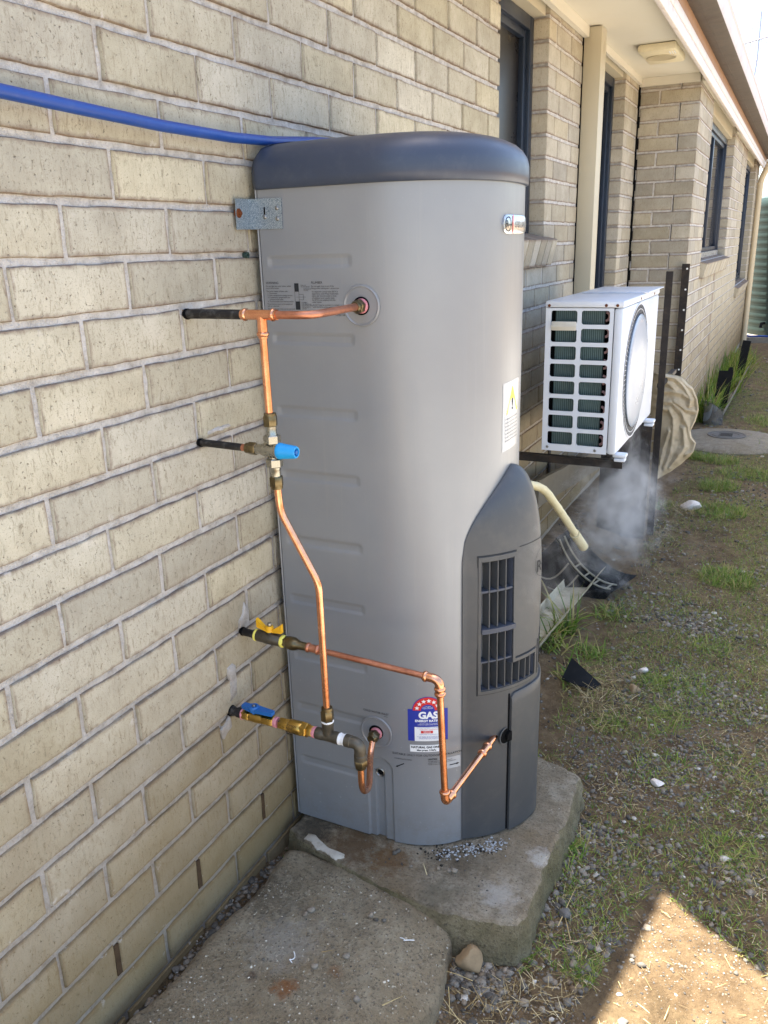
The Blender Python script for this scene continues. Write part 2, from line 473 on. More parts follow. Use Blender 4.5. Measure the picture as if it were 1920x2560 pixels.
# ------------------------------------------------------------------ mesh builder
class MB:
    def __init__(s):
        s.v = []; s.f = []
    def add(s, vs, fs):
        o = len(s.v)
        s.v.extend([tuple(x) for x in vs])
        s.f.extend([tuple(i + o for i in f) for f in fs])
        return s
    def box(s, a, b, rot=None, c=None):
        x0, y0, z0 = a; x1, y1, z1 = b
        vs = [Vector(p) for p in ((x0, y0, z0), (x1, y0, z0), (x1, y1, z0), (x0, y1, z0), (x0, y0, z1), (x1, y0, z1), (x1, y1, z1), (x0, y1, z1))]
        if rot is not None:
            cc = Vector(c) if c is not None else (Vector(a) + Vector(b)) / 2
            vs = [cc + rot @ (q - cc) for q in vs]
        return s.add(vs, [(0, 3, 2, 1), (4, 5, 6, 7), (0, 1, 5, 4), (1, 2, 6, 5), (2, 3, 7, 6), (3, 0, 4, 7)])
    def cbox(s, a, b, ch=0.003, rot=None):
        a = Vector(a); b = Vector(b)
        bm = bmesh.new()
        bmesh.ops.create_cube(bm, size=1.0)
        c = (a + b) / 2; d = b - a
        for v in bm.verts:
            v.co = Vector((v.co.x * d.x, v.co.y * d.y, v.co.z * d.z))
        bmesh.ops.bevel(bm, geom=list(bm.edges), offset=min(ch, min(d) * 0.45), segments=2, profile=0.5, affect='EDGES')
        if rot is not None:
            for v in bm.verts:
                v.co = rot @ v.co
        for v in bm.verts:
            v.co += c
        bm.verts.index_update()
        s.add([v.co.copy() for v in bm.verts], [[v.index for v in f.verts] for f in bm.faces])
        bm.free()
        return s
    def tube(s, pts, r, seg=14, cap=True):
        pts = [Vector(p) for p in pts]
        n = len(pts)
        rs = r if isinstance(r, (list, tuple)) else [r] * n
        tang = []
        for i in range(n):
            if i == 0: d = pts[1] - pts[0]
            elif i == n - 1: d = pts[-1] - pts[-2]
            else: d = (pts[i] - pts[i - 1]).normalized() + (pts[i + 1] - pts[i]).normalized()
            tang.append(d.normalized())
        up = Vector((0, 0, 1)) if abs(tang[0].z) < 0.9 else Vector((1, 0, 0))
        nx = tang[0].cross(up).normalized()
        vs = []; fs = []
        for i in range(n):
            if i:
                q = tang[i - 1].rotation_difference(tang[i])
                nx = (q @ nx).normalized()
            ny = tang[i].cross(nx)
            for k in range(seg):
                a = 2 * PI * k / seg
                vs.append(pts[i] + (nx * math.cos(a) + ny * math.sin(a)) * rs[i])
        for i in range(n - 1):
            for k in range(seg):
                k2 = (k + 1) % seg
                fs.append((i * seg + k, i * seg + k2, (i + 1) * seg + k2, (i + 1) * seg + k))
        if cap:
            fs.append(tuple(range(seg))[::-1]); fs.append(tuple((n - 1) * seg + k for k in range(seg)))
        return s.add(vs, fs)
    def lathe(s, o, ax, prof, seg=24, cap=True, rot=0.0):
        o = Vector(o); ax = Vector(ax).normalized()
        up = Vector((0, 0, 1)) if abs(ax.z) < 0.9 else Vector((1, 0, 0))
        nx = ax.cross(up).normalized(); ny = ax.cross(nx)
        vs = []; fs = []
        n = len(prof)
        for t_, r_ in prof:
            for k in range(seg):
                a = 2 * PI * k / seg + rot
                vs.append(o + ax * t_ + (nx * math.cos(a) + ny * math.sin(a)) * max(r_, 1e-5))
        for i in range(n - 1):
            for k in range(seg):
                k2 = (k + 1) % seg
                fs.append((i * seg + k, i * seg + k2, (i + 1) * seg + k2, (i + 1) * seg + k))
        if cap:
            fs.append(tuple(range(seg))[::-1]); fs.append(tuple((n - 1) * seg + k for k in range(seg)))
        return s.add(vs, fs)
    def hexnut(s, o, ax, t0, t1, r, rot=0.0, ch=0.0015):
        return s.lathe(o, ax, [(t0, r * 0.9), (t0 + ch, r), (t1 - ch, r), (t1, r * 0.9)], 6, True, rot)
    def prism(s, poly, f0, f1):
        """poly list of 2-tuples, f0/f1 map (a,b)->3d for both ends"""
        n = len(poly)
        vs = [f0(*q) for q in poly] + [f1(*q) for q in poly]
        fs = [tuple(range(n))[::-1], tuple(range(n, 2 * n))]
        fs += [(k, (k + 1) % n, n + (k + 1) % n, n + k) for k in range(n)]
        return s.add(vs, fs)
    def grid(s, fn, nu, nv, close=False):
        vs = [fn(i / (nu - 1), j / (nv - 1)) for j in range(nv) for i in range(nu)]
        fs = [(j * nu + i, j * nu + i + 1, (j + 1) * nu + i + 1, (j + 1) * nu + i) for j in range(nv - 1) for i in range(nu - 1)]
        return s.add(vs, fs)
    def build(s, name, mat, parent=None, smooth=40, recalc=True):
        me = bpy.data.meshes.new(name)
        me.from_pydata([tuple(v) for v in s.v], [], s.f)
        if recalc:
            bm = bmesh.new(); bm.from_mesh(me)
            bmesh.ops.recalc_face_normals(bm, faces=bm.faces)
            bm.to_mesh(me); bm.free()
        return link(name, me, mat, parent, smooth)

def link(name, me, mat, parent=None, smooth=40):
    if mat is not None and not me.materials:
        me.materials.append(M[mat] if isinstance(mat, str) else mat)
    if smooth and len(me.polygons):
        me.shade_smooth()
        me.set_sharp_from_angle(angle=R(smooth))
    o = bpy.data.objects.new(name, me)
    COL.objects.link(o)
    if parent is not None:
        o.parent = parent
        o.matrix_parent_inverse = parent.matrix_world.inverted() if parent.type == 'EMPTY' else Matrix()
    return o

def tag(o, label=None, cat=None, group=None, kind=None):
    if label: o['label'] = label
    if cat: o['category'] = cat
    if group: o['group'] = group
    if kind: o['kind'] = kind
    return o

def thing(name, label, cat, loc=(0, 0, 0), group=None):
    o = bpy.data.objects.new(name, None)
    o.empty_display_size = 0.05
    COL.objects.link(o)
    o.location = loc
    o.matrix_world = Matrix.Translation(loc)
    return tag(o, label, cat, group)

def fillet(pts, rad, n=8):
    pts = [Vector(p) for p in pts]
    out = [pts[0]]
    for i in range(1, len(pts) - 1):
        a, b, c = pts[i - 1], pts[i], pts[i + 1]
        d1 = (a - b).normalized(); d2 = (c - b).normalized()
        r = min(rad, (a - b).length * 0.49, (c - b).length * 0.49)
        p0 = b + d1 * r; p1 = b + d2 * r
        for k in range(n + 1):
            q = k / n
            out.append((1 - q) ** 2 * p0 + 2 * q * (1 - q) * b + q * q * p1)
    out.append(pts[-1])
    return out

def text_geo(body, size, align='LEFT', offset=0.0, space=1.0, line=1.0):
    cu = bpy.data.curves.new('lettering', 'FONT')
    cu.body = body; cu.size = size; cu.align_x = align; cu.offset = offset
    cu.space_character = space; cu.space_line = line
    cu.resolution_u = 3
    o = bpy.data.objects.new('lettering', cu)
    me = bpy.data.meshes.new_from_object(o)
    v = [tuple(x.co) for x in me.vertices]; f = [tuple(p.vertices) for p in me.polygons]
    bpy.data.objects.remove(o); bpy.data.curves.remove(cu); bpy.data.meshes.remove(me)
    return v, f

def nz(x, y, z=0.0, s=1.0):
    return noise.noise(Vector((x * s, y * s, z * s)))

# ------------------------------------------------------------------ ground
def sstep(a, b, x):
    q = min(1, max(0, (x - a) / (b - a)))
    return q * q * (3 - 2 * q)
def ground_z(x, y):
    z = -0.098 + 0.012 * nz(x, y, 0, 1.7) + 0.006 * nz(x, y, 3, 6) + 0.003 * nz(x, y, 5, 22)
    z += 0.05 * sstep(0.45, 0.15, x) * sstep(0.9, 1.5, y) * sstep(6, 3, y)
    z += 0.045 * sstep(0.16, 0.02, x) * sstep(0.5, 0.1, y)
    if x > 1.3: z -= 0.0
    return z
def axis(dense, step, lo, hi, grow=1.35):
    a = list(np.arange(dense[0], dense[1] + 1e-6, step))
    s = step; q = a[-1]
    while q < hi:
        s *= grow; q += s; a.append(min(q, hi))
    s = step; q = a[0]
    while q > lo:
        s *= grow; q -= s; a.insert(0, max(q, lo))
    return a
gx = axis((-0.1, 1.35), 0.016, -60, 60)
gy = axis((-0.5, 2.6), 0.018, -40, 90, 1.12)
vs = [(x, y, ground_z(x, y)) for y in gy for x in gx]
n = len(gx)
fs = [(j * n + i, j * n + i + 1, (j + 1) * n + i + 1, (j + 1) * n + i) for j in range(len(gy) - 1) for i in range(n - 1)]
g = MB().add(vs, fs).build('ground', 'soil', None, 180, False)
tag(g, 'trodden brown soil yard with sparse grass and gravel', None, None, 'structure')

# unseen pale concrete, added beside and behind the view to bounce sunlight
dv = MB()
for k in range(8):
    y0 = -6 + 3.0 * k
    dv.box((1.42, y0 + 0.006, -0.2), (4.6, y0 + 2.994, -0.062))
dv.box((-7.0, -7.0, -0.2), (1.41, -1.85, -0.0625))
tag(dv.build('bounce_slab', 'bounce_concrete', None, 0), 'pale concrete added out of view to bounce sunlight', None, None, 'structure')

# concrete path along the wall, in front of the heater slab
def path_z(x, y):
    return 0.018 - 0.026 * (min(y, 0.3) + 0.3) / 0.5 - 0.008 * x / 0.5 - 0.042 * sstep(0.38, 0.53, x) * (0.45 + 0.55 * sstep(-0.2, 0.15, y)) + 0.004 * nz(x, y, 0, 7) + 0.0022 * nz(x, y, 4, 40)
path_edge = [(-3.0, 0.55), (-0.6, 0.535), (-0.2, 0.525), (-0.02, 0.517), (0.06, 0.515), (0.13, 0.508), (0.19, 0.496), (0.225, 0.470), (0.245, 0.43), (0.25, 0.39)]
def path_right(y):
    if y <= -3: return 0.55
    for (a, xa), (b, xb) in zip(path_edge, path_edge[1:]):
        if a <= y <= b:
            return xa + (xb - xa) * (y - a) / (b - a)
    return 0.385
ny_, nx_ = 150, 40
ys = [-3.0 + 2.4 * (k / 20) for k in range(20)] + [-0.6 + 0.85 * k / 110 for k in range(111)]
vs = []; 
for y in ys:
    xr = path_right(y) + 0.010 * nz(y, 2, 0, 9) + 0.005 * nz(y, 7, 0, 40)
    xl = 0.055 + 0.022 * nz(y, 5, 1, 5) + 0.01 * nz(y, 1, 1, 24)
    yy_end = y
    for k in range(nx_):
        q = k / (nx_ - 1)
        x = xl + (xr - xl) * q
        z = path_z(x, y)
        e = min(q, 1 - q) * (xr - xl)
        if e < 0.014: z -= 0.010 * (1 - e / 0.014) ** 2
        vs.append((x, y - 0.018 * nz(x, 9, 0, 14) * sstep(0.1, 0.25, y), z))
    vs.append((xr + 0.004, y, ground_z(xr, y) - 0.04))
w = nx_ + 1
fs = [(j * w + i, j * w + i + 1, (j + 1) * w + i + 1, (j + 1) * w + i) for j in range(len(ys) - 1) for i in range(w - 1)]
j = len(ys) - 1
o0 = len(vs)
for k in range(w):
    x, y, z = vs[j * w + k]
    vs.append((x, y + 0.006, min(z, -0.05) - 0.08))
fs += [(j * w + i, j * w + i + 1, o0 + i + 1, o0 + i) for i in range(w - 1)]
po = MB().add(vs, fs).build('path', 'path_concrete', None, 180, True)
tag(po, 'weathered concrete path beside the brick wall', None, None, 'structure')

# heater slab
slab_pts = [(0.030, 0.300), (0.10, 0.272), (0.20, 0.245), (0.319, 0.226), (0.387, 0.217), (0.459, 0.211), (0.528, 0.218), (0.588, 0.230), (0.620, 0.244), (0.630, 0.275), (0.626, 0.427), (0.628, 0.626), (0.627, 0.785), (0.615, 0.800), (0.535, 0.822), (0.3, 0.90), (0.03, 0.95)]
def densify(poly, step=0.008):
    out = []
    for (x0, y0), (x1, y1) in zip(poly, poly[1:] + poly[:1]):
        m = max(1, int(math.hypot(x1 - x0, y1 - y0) / step))
        for k in range(m):
            out.append((x0 + (x1 - x0) * k / m, y0 + (y1 - y0) * k / m))
    return out
sp = densify(slab_pts)
sp = [(x + 0.005 * nz(x, y, 0, 14) + 0.004 * nz(x, y, 2, 55), y + 0.005 * nz(x, y, 5, 14) + 0.004 * nz(x, y, 8, 55)) for x, y in sp]
cx_, cy_ = 0.33, 0.56
mb = MB()
rings = []
def slab_ring(out, z, zn, jit):
    r = []
    for x, y in sp:
        dx, dy = x - cx_, y - cy_
        L = math.hypot(dx, dy)
        r.append((x + dx / L * (out + jit * nz(x, y, z * 30, 30)), y + dy / L * (out + jit * nz(x, y, z * 30 + 9, 30)), z + zn * nz(x, y, 1, 22)))
    return r
scale_rings = [0.0, 0.2, 0.4, 0.6, 0.75, 0.86, 0.93, 0.97]
top = []
for q in scale_rings[1:]:
    top.append([(cx_ + (x - cx_) * q, cy_ + (y - cy_) * q, 0.0015 * nz(x * q, y * q, 0, 18) + 0.001 * nz(x * q, y * q, 0, 60)) for x, y in sp])
top.append(slab_ring(-0.003, -0.0006, 0.003, 0.004))
top.append(slab_ring(0.002, -0.006, 0.004, 0.007))
vs = [(cx_, cy_, 0.0)]; fs = []
m = len(sp)
for rr in top: vs += rr
fs += [(0, 1 + k, 1 + (k + 1) % m) for k in range(m)]
for a in range(len(top) - 1):
    fs += [(1 + a * m + k, 1 + (a + 1) * m + k, 1 + (a + 1) * m + (k + 1) % m, 1 + a * m + (k + 1) % m) for k in range(m)]
slab = MB().add(vs, fs).build('concrete_slab', 'slab_concrete', None, 32, True)
tag(slab, 'thick rough concrete slab under the grey water heater', 'slab')
side = [slab_ring(0.002, -0.006, 0.004, 0.007), slab_ring(0.007, -0.03, 0.004, 0.01), slab_ring(0.011, -0.06, 0.004, 0.012), slab_ring(0.013, -0.09, 0.004, 0.012), slab_ring(0.013, -0.16, 0.0, 0.012)]
vs = []; fs = []
for rr in side: vs += rr
for a in range(len(side) - 1):
    fs += [(a * m + k, (a + 1) * m + k, (a + 1) * m + (k + 1) % m, a * m + (k + 1) % m) for k in range(m)]
MB().add(vs, fs).build('slab_side', 'slab_side', slab, 60, True)

# ------------------------------------------------------------------ bricks
BH = 0.0745; CO = 0.086
def bed(k): return 1.686 - CO * k
_bc = {}
def brick_mesh(L, H, D, seed, detail=True, mat='brick'):
    key = (round(L, 3), round(H, 3), round(D, 3), seed, detail, mat)
    if key in _bc: return _bc[key]
    rs = random.Random(seed * 131 + int(L * 1000) + int(D * 1000) * 7)
    nu, nv = (max(3, int(L / 0.021)), 4) if detail else (2, 2)
    o = rs.random() * 50
    def jit(a, b): return 0.0022 * nz(a + o, b, 0, 18) + 0.0012 * nz(a, b + o, 2, 60)
    def pt(i, j, inset, x):
        y = -L / 2 + L * i / (nu - 1); z = -H / 2 + H * j / (nv - 1)
        ey = 1 if i == 0 else -1 if i == nu - 1 else 0
        ez = 1 if j == 0 else -1 if j == nv - 1 else 0
        return (x, y + ey * (inset + jit(y, z)), z + ez * (inset * 0.8 + jit(z, y)))
    vs = []; fs = []
    for j in range(nv):
        for i in range(nu):
            e = i in (0, nu - 1) or j in (0, nv - 1)
            x = (-0.0016 if e else 0.0009 * nz(i * 0.4 + o, j * 0.5, 1, 1.0))
            vs.append(pt(i, j, 0.0022, x))
    for j in range(nv - 1):
        for i in range(nu - 1):
            fs.append((j * nu + i, j * nu + i + 1, (j + 1) * nu + i + 1, (j + 1) * nu + i))
    per = [(i, 0) for i in range(nu)] + [(nu - 1, j) for j in range(1, nv)] + [(i, nv - 1) for i in range(nu - 2, -1, -1)] + [(0, j) for j in range(nv - 2, 0, -1)]
    fr = [j * nu + i for i, j in per]
    o1 = len(vs); vs += [pt(i, j, 0.0, -0.0045) for i, j in per]
    o2 = len(vs); vs += [pt(i, j, 0.0, -D) for i, j in per]
    P = len(per)
    for k in range(P):
        k2 = (k + 1) % P
        fs.append((fr[k], o1 + k, o1 + k2, fr[k2]))
        fs.append((o1 + k, o2 + k, o2 + k2, o1 + k2))
    fs.append(tuple(o2 + k for k in range(P))[::-1])
    me = bpy.data.meshes.new('brick')
    me.from_pydata(vs, [], fs)
    me.materials.append(M[mat])
    bm = bmesh.new(); bm.from_mesh(me); bmesh.ops.recalc_face_normals(bm, faces=bm.faces); bm.to_mesh(me); bm.free()
    me.shade_smooth(); me.set_sharp_from_angle(angle=R(38))
    _bc[key] = me
    return me

def lay(parent, y0, y1, zc, xf, D=0.05, axis_='x', H=BH, detail=True, mat='brick', seed=None, name='brick', rot=None):
    """one brick from y0 to y1 (or x0..x1 when the face looks towards -y)"""
    L = y1 - y0
    sd = random.randrange(12) if seed is None else seed
    me = brick_mesh(L, H, D, sd if abs(L - 0.23) < 0.004 else sd % 3, detail, mat)
    o = bpy.data.objects.new(name, me)
    COL.objects.link(o)
    o.parent = parent
    c = (y0 + y1) / 2
    if axis_ == 'x':
        o.location = (xf + random.uniform(-0.0012, 0.0012), c, zc)
        o.rotation_euler = (random.uniform(-0.004, 0.004), random.uniform(-0.006, 0.006), random.uniform(-0.004, 0.004))
    else:
        o.location = (c, xf + random.uniform(-0.0008, 0.0008), zc)
        o.rotation_euler = (random.uniform(-0.004, 0.004), 0, -PI / 2)
    if rot is not None: o.rotation_euler = rot
    return o

JIT = {0: -.0046, 1: -.0104, 2: -.0004, 3: -.0104, 4: -.0061, 5: -.0014, 6: .006, 7: .0119, 8: .015, 9: .0048, 10: -.0003, 11: -.0034, 12: -.0009, 13: .006}
def perps(k, y0, y1):
    ph = 0.12 if k % 2 == 0 else 0.0
    j = JIT.get(k, 0.004 * math.sin(k * 2.3))
    a = math.floor((y0 - ph) / 0.24) - 1
    return [ph + 0.24 * m_ + j + 0.0015 * math.sin(m_ * 7.1 + k) for m_ in range(a, a + int((y1 - y0) / 0.24) + 4)]
def row_spans(k, y0, y1, gap=0.010):
    out = []
    pp = perps(k, y0, y1)
    for a, b in zip(pp, pp[1:]):
        s0, s1 = max(a + gap / 2, y0), min(b - gap / 2, y1)
        if s1 - s0 > 0.025:
            if abs((s1 - s0) - 0.23) < 0.004:
                c = (s0 + s1) / 2; s0, s1 = c - 0.115, c + 0.115
            out.append((s0, s1))
    return out

def mortar_sheet(name, y0, y1, z0, z1, xf, step=0.012, label=None):
    ny = int((y1 - y0) / step) + 2; nzv = int((z1 - z0) / step) + 2
    mb = MB()
    def fn(u, v):
        y = y0 + (y1 - y0) * u; z = z0 + (z1 - z0) * v
        return (xf - 0.0068 + 0.0018 * nz(y, z, 0, 9) + 0.0022 * nz(y, z, 4, 40), y, z)
    mb.grid(fn, ny, nzv)
    mb.box((xf - 0.11, y0, z0), (xf - 0.012, y1, z1))
    return mb.build(name, 'mortar', None, 180)

W_Y0, W_Y1 = -0.60, 1.914
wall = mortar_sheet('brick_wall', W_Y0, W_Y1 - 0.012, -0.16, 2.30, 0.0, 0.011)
tag(wall, 'cream brick wall with copper pipes beside the water heater', 'wall', 'brick walls of the house')
for k in range(-6, 22):
    zc = (bed(k) + bed(k - 1)) / 2
    for a, b in row_spans(k, W_Y0, W_Y1):
        lay(wall, a, b, zc, 0.0, 0.1 if b > W_Y1 - 0.004 else 0.05)
    if k in (19,):
        for pz in perps(k, W_Y0, 0.5):
            if W_Y0 < pz < 0.5:
                MB().box((-0.03, pz - 0.006, zc - 0.034), (-0.0022, pz + 0.006, zc + 0.034)).build('weep_hole', 'weep_dark', wall, 0)
# courses out of the picture, behind the photographer
def brick_mass(name, spans, parent, mat):
    mb = MB()
    for ax_, xf, a, b, zc, D in spans:
        if ax_ == 'x':
            mb.box((xf - D, a, zc - BH / 2), (xf + random.uniform(-.001, .001), b, zc + BH / 2))
        else:
            mb.box((a, xf, zc - BH / 2), (b, xf + D, zc + BH / 2))
    o = mb.build(name, mat, parent, 0)
    o['kind'] = 'stuff'
    return o
w0 = MB().box((-0.11, -1.5, -0.16), (-0.005, W_Y0 - 0.0005, 2.30)).build('mortar_backing', 'mortar', wall, 0)
brick_mass('brick_courses', [('x', 0.0, a, b, (bed(k) + bed(k - 1)) / 2, 0.05) for k in range(-6, 21) for a, b in row_spans(k, -1.505, W_Y0 - 0.004)], wall, 'brick')
# green wall plug above the heater outlet, chipped mortar round it
MB().lathe((0.001, 0.338, 1.341), (1, 0, 0), [(-0.01, 0.006), (0.002, 0.006), (0.002, 0.003), (-0.006, 0.003)], 14).build('wall_plug', 'tank_green', wall)

# wall under the small window and the pier beside it
P_Y0, P_Y1 = 1.914, 3.09
WIN_Y1, SILL_Z = 2.53, 1.256
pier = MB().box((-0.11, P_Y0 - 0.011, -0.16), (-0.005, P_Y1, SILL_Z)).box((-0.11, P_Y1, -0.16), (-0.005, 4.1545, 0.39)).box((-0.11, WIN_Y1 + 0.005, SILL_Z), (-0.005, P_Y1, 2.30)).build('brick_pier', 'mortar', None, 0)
tag(pier, 'brick pier and wall below the narrow dark window', 'wall', 'brick walls of the house')
for k in range(-6, 21):
    zc = (bed(k) + bed(k - 1)) / 2
    if bed(k - 1) - 0.005 <= SILL_Z:
        for a, b in row_spans(k, P_Y0, 4.145 if bed(k - 1) < 0.41 else P_Y1): lay(pier, a, b, zc, 0.0, 0.05, mat='brick_far')
    else:
        start = WIN_Y1
        first = 0.11 if k % 2 else 0.17
        cur = start; i = 0
        while cur < P_Y1 - 0.03:
            L = first if i == 0 else 0.23
            e = min(cur + L, P_Y1)
            lay(pier, cur, e, zc, 0.0, 0.105 if i == 0 else 0.05, mat='brick_far')
            cur = e + 0.010; i += 1
cur = P_Y0 + 0.0; i = 0
tilt = Matrix.Rotation(R(16), 4, 'Y')
while cur < 2.60:
    o = lay(pier, cur, cur + 0.076, 1.306, 0.034, 0.13, H=0.11, mat='brick_far', name='sill_brick')
    o.rotation_euler = (0, R(14), 0)
    cur += 0.086; i += 1

# pier next to the glass door
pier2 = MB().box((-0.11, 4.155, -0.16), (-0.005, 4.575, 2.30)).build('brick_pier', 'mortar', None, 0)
tag(pier2, 'narrow brick pier between the glass door and the inside corner', 'wall', 'brick walls of the house')
for k in range(-6, 21):
    zc = (bed(k) + bed(k - 1)) / 2
    if k % 2:
        lay(pier2, 4.15, 4.38, zc, 0.0, 0.10, mat='brick_far'); lay(pier2, 4.39, 4.553, zc, 0.0, 0.05, mat='brick_far')
    else:
        lay(pier2, 4.15, 4.26, zc, 0.0, 0.10, mat='brick_far'); lay(pier2, 4.27, 4.50, zc, 0.0, 0.05, mat='brick_far'); lay(pier2, 4.51, 4.553, zc, 0.0, 0.05, mat='brick_far')
jm = MB()
for k in range(40):
    z0 = -0.1 + k * 0.06
    jm.box((-0.004, 4.553 + 0.003 * math.sin(k * 1.7), z0), (0.010 + 0.004 * math.sin(k * 2.9), 4.5655, z0 + 0.0615))
jm.build('sealant', 'black_void', pier2, 0)

# projecting far wing of the house
RX, RY, RY1 = 0.357, 4.566, 11.75
wing = MB()
wing.box((-0.02, RY + 0.005, -0.16), (RX - 0.115, RY + 0.11, 2.30))
openings = [(5.36, 7.38, 1.19, 2.22), (9.15, 10.98, 0.82, 2.22)]
wing.box((RX - 0.11, RY + 0.006, -0.16), (RX - 0.005, 5.354, 2.30))
wing.box((RX - 0.11, 5.354, -0.16), (RX - 0.005, 7.386, 1.19))
wing.box((RX - 0.11, 7.386, -0.16), (RX - 0.005, 9.144, 2.30))
wing.box((RX - 0.11, 9.144, -0.16), (RX - 0.005, 10.986, 0.82))
wing.box((RX - 0.11, 10.986, -0.16), (RX - 0.005, RY1 - 0.006, 2.30))
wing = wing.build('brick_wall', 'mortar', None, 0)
tag(wing, 'projecting brick wing with two blue framed windows', 'wall', 'brick walls of the house')
mass = []
for k in range(-6, 21):
    zc = (bed(k) + bed(k - 1)) / 2
    if k % 2:
        lay(wing, RX - 0.23, RX, zc, RY, 0.11, 'y', mat='brick_far')
        lay(wing, 0.004, RX - 0.24, zc, RY, 0.05, 'y', mat='brick_far')
        cur = RY + 0.12
    else:
        lay(wing, RY, RY + 0.23, zc, RX, 0.11, mat='brick_far')
        lay(wing, 0.004, RX - 0.12, zc, RY, 0.05, 'y', mat='brick_far') if False else None
        lay(wing, RX - 0.35 + 0.004, RX - 0.12, zc, RY, 0.05, 'y', mat='brick_far')
        cur = RY + 0.24
    while cur < RY1 - 0.03:
        e = min(cur + 0.23, RY1)
        segs = [(cur, e)]
        for (a, b, z0, z1) in openings:
            if bed(k - 1) - 0.004 > z0:
                ns = []
                for s0, s1 in segs:
                    if s1 <= a or s0 >= b: ns.append((s0, s1))
                    else:
                        if s0 < a: ns.append((s0, a))
                        if s1 > b: ns.append((b, s1))
                segs = ns
        for s0, s1 in segs:
            if s1 - s0 < 0.012: continue
            D = 0.105 if any(abs(s0 - b) < 0.002 or abs(s1 - a) < 0.002 for a, b, _, _ in openings) else 0.05
            if s0 < 6.4 or (s0 < 8.4 and s0 > 7.37 and k < 7): lay(wing, s0, s1, zc, RX, D, detail=False, mat='brick_far')
            else: mass.append(('x', RX, s0, s1, zc, D))
        cur += 0.24
brick_mass('brick_courses', mass, wing, 'brick_far')
for (a, b, z0, z1), nb in zip(openings, (24, 22)):
    for i in range(nb):
        y0 = a + (b - a) * i / nb
        o = lay(wing, y0 + 0.004, y0 + (b - a) / nb - 0.004, z0 - 0.07, RX + 0.036, 0.13, H=0.11, detail=False, mat='brick_far', name='sill_brick')
        o.rotation_euler = (0, R(14), 0)

# ------------------------------------------------------------------ windows and door
def window(name, label, cat, y0, y1, z0, z1, xf, mull=(), glassmat='window_glass', fw=0.05, group=None):
    t_ = thing(name, label, cat, (xf, (y0 + y1) / 2, z0), group)
    fr = MB()
    for a, b, c, d in ((y0, y0 + fw, z0, z1), (y1 - fw, y1, z0, z1), (y0 + fw, y1 - fw, z1 - fw, z1), (y0 + fw, y1 - fw, z0, z0 + fw)):
        fr.cbox((xf - 0.05, a, c), (xf + 0.02, b, d), 0.004)
    fr.build('frame', 'frame_blue', t_)
    sh = MB()
    q = fw; s = 0.03
    for a, b, c, d in ((y0 + q, y0 + q + s, z0 + q, z1 - q), (y1 - q - s, y1 - q, z0 + q, z1 - q), (y0 + q + s, y1 - q - s, z1 - q - s, z1 - q), (y0 + q + s, y1 - q - s, z0 + q, z0 + q + s)):
        sh.cbox((xf - 0.04, a, c), (xf + 0.004, b, d), 0.003)
    for my in mull:
        sh.cbox((xf - 0.04, my - 0.025, z0 + q + s), (xf + 0.008, my + 0.025, z1 - q - s), 0.003)
    sh.build('sash', 'frame_blue', t_)
    ed = sorted([y0 + q + s] + list(mull) + [y1 - q - s])
    for a, b in zip(ed, ed[1:]):
        MB().box((xf - 0.024, a, z0 + q + s), (xf - 0.018, b, z1 - q - s)).build('pane', glassmat, t_, 0)
    MB().box((xf - 0.30, y0 - 0.05, z0 - 0.05), (xf - 0.28, y1 + 0.05, z1 + 0.05)).build('blind', 'steel_dark', t_, 0)
    return t_
w1 = window('window', 'narrow dark window above the heater lid', 'window', 1.92, 2.526, 1.33, 2.20, -0.085, (), 'window_screen', group='windows in the brick walls')
MB().box((-0.068, 1.925, 1.37), (-0.063, 1.935, 2.16)).build('bright_bead', 'frame_silver', w1, 0)
MB().box((-0.10, 1.92, 2.203), (-0.02, 2.526, 2.268)).build('head_board', 'cream_paint', w1, 0)
w2 = window('window', 'wide blue framed window in the projecting wing', 'window', 5.365, 7.375, 1.195, 2.17, RX - 0.085, (6.37,), group='windows in the brick walls')
MB().box((RX - 0.11, 5.365, 2.172), (RX - 0.03, 7.375, 2.268)).build('head_board', 'cream_paint', w2, 0)
MB().box((RX - 0.064, 5.40, 1.2), (RX - 0.060, 7.34, 1.24)).build('sill_track', 'frame_silver', w2, 0)
w3 = window('window', 'far dark window near the downpipe', 'window', 9.155, 10.975, 0.83, 2.17, RX - 0.085, (10.06,), group='windows in the brick walls')
MB().box((RX - 0.11, 9.155, 2.172), (RX - 0.03, 10.975, 2.268)).build('head_board', 'cream_paint', w3, 0)
dr = window('sliding_door', 'blue framed glass door behind the cream post', 'door', 3.2, 4.148, 0.405, 2.22, -0.085, (3.67,), group=None)
MB().box((-0.11, 3.2, 2.223), (-0.02, 4.148, 2.268)).build('head_board', 'cream_paint', dr, 0)
# cream boxed post
post = MB()
post.cbox((0.002, 3.092, 0.40), (0.082, 3.195, 2.267), 0.003)
post = post.build('boxed_post', 'cream_paint')
tag(post, 'tall cream boxed post between brick pier and glass door', 'post')
MB().box((-0.1, 3.0915, 0.40), (0.0015, 3.2, 2.267)).build('packing', 'black_void', post, 0)
# dark inside of the house so that no daylight leaks
house = MB()
house.box((-8.6, -1.45, -0.1), (-0.45, 11.6, 2.28))
house.box((-0.45, -1.45, -0.1), (-0.112, -1.35, 2.28))
ho = house.build('house_interior', 'black_void', None, 0)
tag(ho, 'unlit rooms of the house behind the windows', None, None, 'structure')

